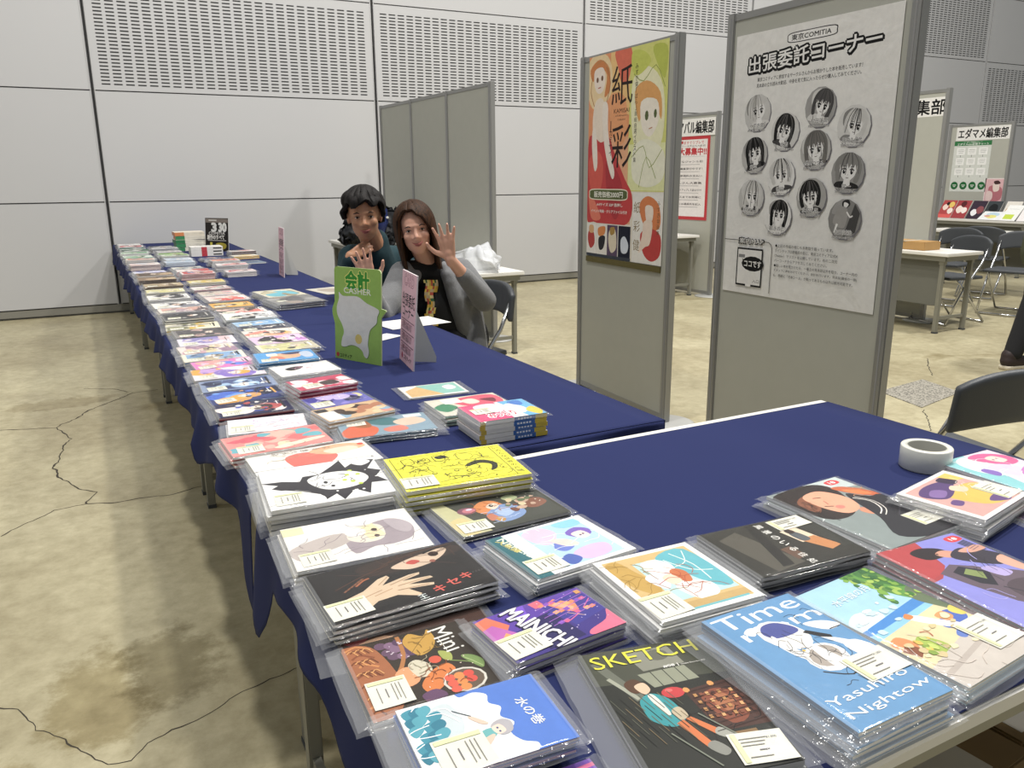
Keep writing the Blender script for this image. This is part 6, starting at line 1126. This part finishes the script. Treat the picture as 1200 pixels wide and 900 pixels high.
# ---- rows of comics along the long counter, described from the wall towards the camera
ORD = ['first','second','third','fourth','fifth','sixth','seventh','eighth','ninth','tenth','eleventh','twelfth','thirteenth','fourteenth','fifteenth','sixteenth','seventeenth','eighteenth','nineteenth','twentieth']
def ordinal(i):
    if i <= 20: return ORD[i-1]
    return {2:'twenty-',3:'thirty-',4:'forty-'}[i//10]+ORD[i % 10-1] if i % 10 else {3:'thirtieth',4:'fortieth',5:'fiftieth'}[i//10]
def cover_art(base, cols, seed, style=0):
    r = random.Random(seed); it = []
    if style == 1: it.append(('r', cols[0], .07, .07, .93, .93))
    it += spots(cols, 6, .15, .9, .15, .85, .10, .26, seed, 1.5)
    skin = r.choice(['f2dccb','f0d2bd','f6e6da']); hc = r.choice(cols+['3a2f2f'])
    it += facel(r.uniform(.45,.68), r.uniform(.4,.6), r.uniform(.12,.17), skin, hc, r.choice([180,200,170]))
    it += spots(cols+['f4f0ea', '4a4650'], 14, .12, .92, .1, .9, .02, .07, seed+5, 1.4)
    it += scr(r.choice(cols+['4a4448']), 9, .1, .9, .1, .9, .008, seed+1, .2)
    it += [('l', r.choice(['ffffff','2a2626',cols[-1]]), .03, [(.90,.15),(.90,.15+r.uniform(.4,.7))]), ('l', r.choice(['ffffff','2a2626']), .014, [(.84,.2),(.84,.2+r.uniform(.2,.5))])]
    return it
W_ = 'f1efea'
ROW_L = [(8.87,W_,['d8646a','c9d4dc','f0e0dc'],'red and white'),(8.10,'2f5a46',['3f7a5c','e6ebe2'],'dark green'),(7.54,'e4efe2',['6fae7a','c8e0c4'],'green and white'),(7.04,'ecdccf',['d89a80','b8c4bc','6a6a7a'],'peach and grey'),(6.60,'f0ebe6',['e0c4bc','d8d8dc'],'off-white'),(6.21,'e9e8f4',['b4b4e0','9aa0cc','dcdcec'],'lilac and white'),(5.70,'8a6f52',['5a4634','b89a76','c8b48e'],'brown'),(5.30,'b8a27c',['6a543a','8a7250','d8c8a4'],'beige and brown'),(5.01,'eee9c4',['e0d89a','a9b47a'],'cream yellow'),(4.75,W_,['2c2a2c','b8b6b4'],'white and black'),(4.50,W_,['3a3a40','8a8a94','e0dcdc'],'white and charcoal'),(4.23,'f0e6dc',['d8a89a','b8a0a8','6a5a5a'],'cream and rose'),(3.95,'4a4a4c',['2c2c30','8a8a8c','c8c4be'],'dark grey'),(3.78,'efe9cc',['d8b43a','c8c4b8','8a8a6a'],'white and mustard'),(3.62,'8a8684',['5a5658','c8a8a0','3a3838'],'smoky grey'),(3.41,'e6e0ec',['b0a0d0','8f86c0','e8c8cc'],'lilac'),(3.24,'e8dcd6',['d0a8b0','a88aa0','e0d0a8'],'dusty pink'),(3.08,'efe9d4',['8ab0d8','c8b89a','6a8ab0'],'cream with blue'),(2.94,'e07ac0',['5a86e0','e8a8a0','f0d0e0','e07ac0'],'pink-bordered blue'),(2.80,'efe6ee',['8a70c8','e8a83a','c8a0d8','d8c0e0'],'purple and yellow'),(2.62,'8a9ab8',['4a5a8a','a9c8e8','2c3454','d8e4f0'],'blue-grey'),(2.47,'2a3a78',['3a6ad0','6aa0e8','141c40','e8a83a'],'deep blue'),(2.32,'23244e',['3a5ac0','f0e6e0','b84a4a','16183a'],'navy and white')]
ROW_M = [(8.55,'5a5a5e',['3a3a40','e8e6e2'],'dark grey and white'),(7.82,'e9e7e4',['c8c6c4','a8a8ae'],'white and grey'),(7.27,'dfe8d4',['8ac43a','b4d08a','7a9a6a'],'lime green'),(6.78,'dde4ec',['b0c4d8','c8d4e0'],'pale blue'),(6.36,'e8e6da',['c8c4b0','b0b4b8'],'bone white'),(5.80,'efe4e0',['c83a3e','8a8ab0','e0a8a0'],'red and white'),(5.45,'e6d48a',['d8bc5a','c8b878'],'straw yellow'),(5.10,'efe6e2',['d0a0a0','a9b0a8','c8b4b0'],'blush white'),(4.84,'efe6e2',['e0a8a8','c8c0c0','d8c8b8'],'faint pink'),(4.62,'ecdcd6',['d8463e','e8786a','c8c0b8'],'coral red'),(4.34,'e8b03a',['e09a2a','f0d07a','8a5a2a'],'orange'),(4.12,'f0e9e4',['e07a70','4a4a4a','e8c8bc'],'white and salmon'),(3.90,'efefec',['2a2a2c','c8c8c8'],'white with black'),(3.71,'a8c8e4',['7fb0dc','d8e8f2','8ab8e0'],'sky blue'),(3.58,'5a5e70',['3a3e50','8a8ea0','e8e4dc'],'slate'),(3.46,'f2e6da',['e8b08a','f0c83a','e88a7a'],'peach and yellow'),(3.30,'e4c8e4',['c88ad0','2a2228','f0dcf0'],'orchid and black'),(3.13,'ece8cc',['d8d49a','c8c0a8','b8c88a'],'pale cream')]
ROW_R = [(7.02,'5a6a8a',['2a3a6a','c8a89a'],'slate blue'),(6.55,'efe4dc',['c84a3a','e0a08a'],'white and vermilion'),(6.19,'f0e6e4',['e0a8a8','d86a6a'],'pale red'),(5.82,'efe0e0',['c02a3a','d8c0c0'],'red-spined')]
def fill_rows(rows, gap):
    out = [rows[0]]
    for a, b in zip(rows, rows[1:]):
        n = max(1, int((a[0]-b[0])/gap+.3))
        for k in range(1, n):
            f = k/n; src = a if f < .5 else b
            out.append((a[0]+(b[0]-a[0])*f, src[1], src[2], src[3]))
        out.append(b)
    return out
def row(rows, x0, wd, where, seed0, gap, n0, tc, stickfrom=5.5):
    rows = fill_rows(rows, gap); prev = None
    for i, (y, base, cols, nm) in enumerate(rows):
        r = random.Random(seed0+i); nxt = rows[i+1][0] if i+1 < len(rows) else y-.15
        w_ = wd*r.uniform(.94, 1.06); d_ = min(.182 if r.random() < .5 else .15, (y-nxt)+.06)
        sp = (prev-y) if prev is not None else 1
        n = max(2, n0+r.choice([-1, 0, 0, 1]))
        if sp < .22: n = 2
        d_ = min(d_, max(.10, y-nxt-.008))

        th = n*(tc+.0022)
        tilt = r.uniform(.0, .012)
        lab = where+"'s "+ordinal(i+1)+' pile from the wall'
        far = y > 5.2
        items = cover_art(base, cols, seed0*3+i, i % 3 == 1)
        if far: items = items[:16]
        pile(nm+' comic topping the '+lab, 'the '+lab, n, tc, base, items, pose=(x0+w_/2+r.uniform(-.012, .012), y-d_/2, w_, d_, r.uniform(-.05, .06)), tilt=tilt, sticker=(.20, .78, .055, .045) if y < stickfrom else None,
             fine=4 if far else 7, seed=seed0+i, film=(.022, .022, .004, .004), low='sleeved copy lying beneath the top of the '+lab, near=(r.choice(cols) if r.random() < .35 else None))
        prev = y
row(ROW_L, .265, .212, 'aisle row', 100, .27, 3, .0085)
row(ROW_M, .525, .212, 'middle row', 200, .27, 3, .0085)
row(ROW_R, .815, .205, 'inner row', 300, .34, 3, .010)
# the named piles that close the rows
pile('white and lilac line-drawn comic behind the coral collage comic', 'the lilac line-drawn comic', 2, .007, 'f0ecee', scr('b89ac8',26,.2,.95,.1,.9,.006,40,.2)+scr('e0a8b0',8,.5,.95,.2,.8,.006,41,.2), quad=[(266,493),(354,485.6),(363,499),(268,509)], sticker=(.18,.70,.06,.05), fine=8, seed=50, tilt=.03)
pile('coral collage comic with teal flecks and a cream title strip', 'the coral collage comic', 3, .0075, 'e8908a', spots(['e86a6a','f0b8a8','6ab4c0','e8d8b8','d85a6a','8fb8a8'],22,.05,.95,.08,.85,.05,.12,42)+[('b','efe6cc',[(.42,.86),(.6,.74),(.9,.66),(.96,.74),(.7,.86),(.5,.94)])]+scr('6a5a4a',4,.55,.9,.72,.84,.006,43,.1), quad=[(259,514),(368,498),(392,514),(272,536)], sticker=(.2,.76,.06,.05), fine=8, seed=51, tilt=.02)
pile('bright blue comic with a peach figure, atop a blue-edged pile', 'the bright blue comic', 4, .009, '4aa0dc', [('b','f0b48c',[(.25,.35),(.5,.2),(.75,.3),(.7,.7),(.35,.75)]),('b','4a4a6a',[(.45,.25),(.75,.15),(.85,.3),(.6,.4)]),('b','e07a5a',[(.2,.6),(.4,.5),(.45,.8)]),('r','efe9dc',.2,.15,.38,.4),('b','c8d4e8',[(.75,.3),(.92,.2),(.95,.7),(.8,.8)])], quad=[(295,415),(366,408.5),(373,418),(303,426)], shrink=.97, sticker=(.2,.8,.055,.04), fine=7, seed=52, near='2a78a8', left='8ac0e0', tilt=.02)
pile('white-framed comic with black hair and pink sketch, before the blue-edged pile', 'the white-framed sketch comic', 3, .0075, 'f2f0ec', [('l','c8c4c0',.008,[(.05,.08),(.95,.08),(.95,.92),(.05,.92),(.05,.08)]),('b','2c2628',[(.2,.35),(.38,.22),(.52,.3),(.4,.5),(.25,.55)])]+scr('d89ab0',16,.35,.9,.2,.85,.007,44,.2), quad=[(317,431),(382,422),(398,431),(329,442)], fine=8, seed=53, tilt=.02)
pile('crimson and white comic atop its tall crimson-edged pile', 'the crimson comic', 5, .009, 'c8305a', spots(['f2dfe2','e0708a','f4ecec','a82048'],16,.05,.95,.08,.92,.08,.18,45)+[('b','4a3a3a',[(.45,.5),(.7,.4),(.75,.75),(.5,.8)])], quad=[(333,447),(402,436),(420,446.5),(350,459)], shrink=.93, sticker=(.28,.74,.055,.05), fine=8, seed=54, near='a01c48')
pile('violet and indigo comic in the middle row below the crimson pile', 'the violet and indigo comic', 3, .0075, '6a68b8', spots(['4a48a0','8a80d0','c8b8e8','2c2a58','e0d8a0'],16,.05,.95,.08,.92,.08,.2,46)+scr('e8e4f4',8,.2,.9,.2,.8,.008,47,.2), quad=[(348,468),(420,454),(440,468),(366,480)], shrink=.92, sticker=(.2,.75,.058,.05), fine=8, seed=55, near='4a4890', tilt=.02)
pile('sand and rose comic of curled figures in the middle row', 'the sand and rose comic', 4, .007, 'd8b48c', spots(['e8c8a0','d88a7a','b87a5a','8fb0c8','4a3a38'],16,.2,.95,.08,.92,.08,.18,48)+[('r','efece4',.02,.3,.26,.95),('r','3a3436',.02,.05,.2,.28)], quad=[(360,480),(442,468),(460,478.5),(390,494)], fine=8, seed=56, left='efece8')
pile('cream and cyan comic lying apart near the staff side', 'the cream and cyan comic', 3, .008, 'e2dcc4', spots(['c8bfa0','6ac0d0','e8e2d0','a89a7a'],9,.1,.9,.1,.9,.1,.25,49), quad=[(300,341),(345,336.5),(359,345),(310,351)], shrink=.90, fine=6, seed=57)
pile('grey comic with a navy spine lying before the cream and cyan comic', 'the grey navy-spined comic', 3, .009, '8f8e8c', spots(['6a6a6c','b0aeac','a89a90','d8d4d0'],10,.1,.95,.1,.9,.1,.22,58), quad=[(311,350.5),(365,343.5),(377,351),(323,358.5)], shrink=.88, sticker=(.2,.6,.05,.04), fine=6, seed=58, near='23244a', tilt=.02)
pile('flat comic with red and black bands at the far staff corner', 'the far red and black comic', 3, .012, 'efe6e0', [('r','3a2a2a',.1,.2,.6,.5),('b','c85a4a',[(.4,.2),(.7,.1),(.9,.4),(.6,.6)])], pose=(1.19,7.32,.21,.15,.1), fine=4, seed=59, near='4a2a2a', film=(.02,.06,.004,.004))
pile('flat comic with a yellow and orange edge near the far staff corner', 'the far yellow-edged comic', 2, .012, 'efe8d8', [('b','e8c03a',[(.3,.3),(.6,.2),(.8,.6),(.4,.7)])], pose=(1.16,7.02,.21,.14,.12), fine=4, seed=60, near='e0b03a')
pile('slate blue comic beside the far yellow-edged comic', 'the far slate blue comic', 1, .008, '6f86a0', [('b','4a6080',[(.2,.3),(.6,.2),(.8,.7),(.3,.8)])], pose=(1.14,6.62,.18,.22,.1), fine=4, seed=61)
# tall thick volumes standing by the black notice, and the red-banded pile in front of it
for k, (c, sp) in enumerate([('efe9d8','3a8a5a'),('efe9d8','3a8a5a'),('f0ead8','2f7a4e'),('efe8d6','3a8a5a'),('f0e6d2','d8844a')]):
    mb = MB(); mb.box((-.13, -.095, 0), (.13, .095, .034), c); mb.add([(-.1305,-.096,.001),(-.05,-.0956,.001),(-.05,-.0956,.033),(-.1305,-.096,.033)], [(0,1,2,3)], sp); mb.add([(-.13,-.0954,.016),(.13,-.0954,.016),(.13,-.0954,.018),(-.13,-.0954,.018)], [(0,1,2,3)], 'cfc8b4')
    mb.add([(-.1306,-.095,.001),(-.1306,-.095,.033),(-.1306,.095,.033),(-.1306,.095,.001)], [(0,1,2,3)], 'd8844a' if k > 2 else sp)
    o = mb.build('thick_book', M_PRINT, None, (.86+.006*(k % 2), 8.15, ZT+.003+.0345*k)); o.rotation_euler = (0, 0, .03*(k % 3)); tag(o, 'orange-banded thick volume topping the stack left of the black notice' if k == 4 else 'green-banded thick volume in the stack left of the black notice', 'book', 'thick volumes by the back wall')
for k in range(3):
    mb = MB(); mb.box((-.13, -.09, 0), (.13, .09, .026), 'efece6'); art(mb, .26, .18, .026, [('r','efece6',0,0,1,1)]+scr('3a3636',6,.2,.9,.2,.8,.02,k,.3))
    mb.add([(-.045,-.0904,0),(.0,-.0904,0),(.0,-.0904,.026),(-.045,-.0904,.026)], [(0,1,2,3)], 'c8303e'); mb.add([(.05,-.0904,.008),(.12,-.0904,.008),(.12,-.0904,.018),(.05,-.0904,.018)], [(0,1,2,3)], '2c2a2a')
    o = mb.build('thick_book', M_PRINT, None, (.92, 7.50, ZT+.003+.0265*k)); tag(o, 'white book with red band topping the pile in front of the black notice' if k == 2 else 'white red-banded book lower in the pile in front of the black notice', 'book', 'red-banded white books')
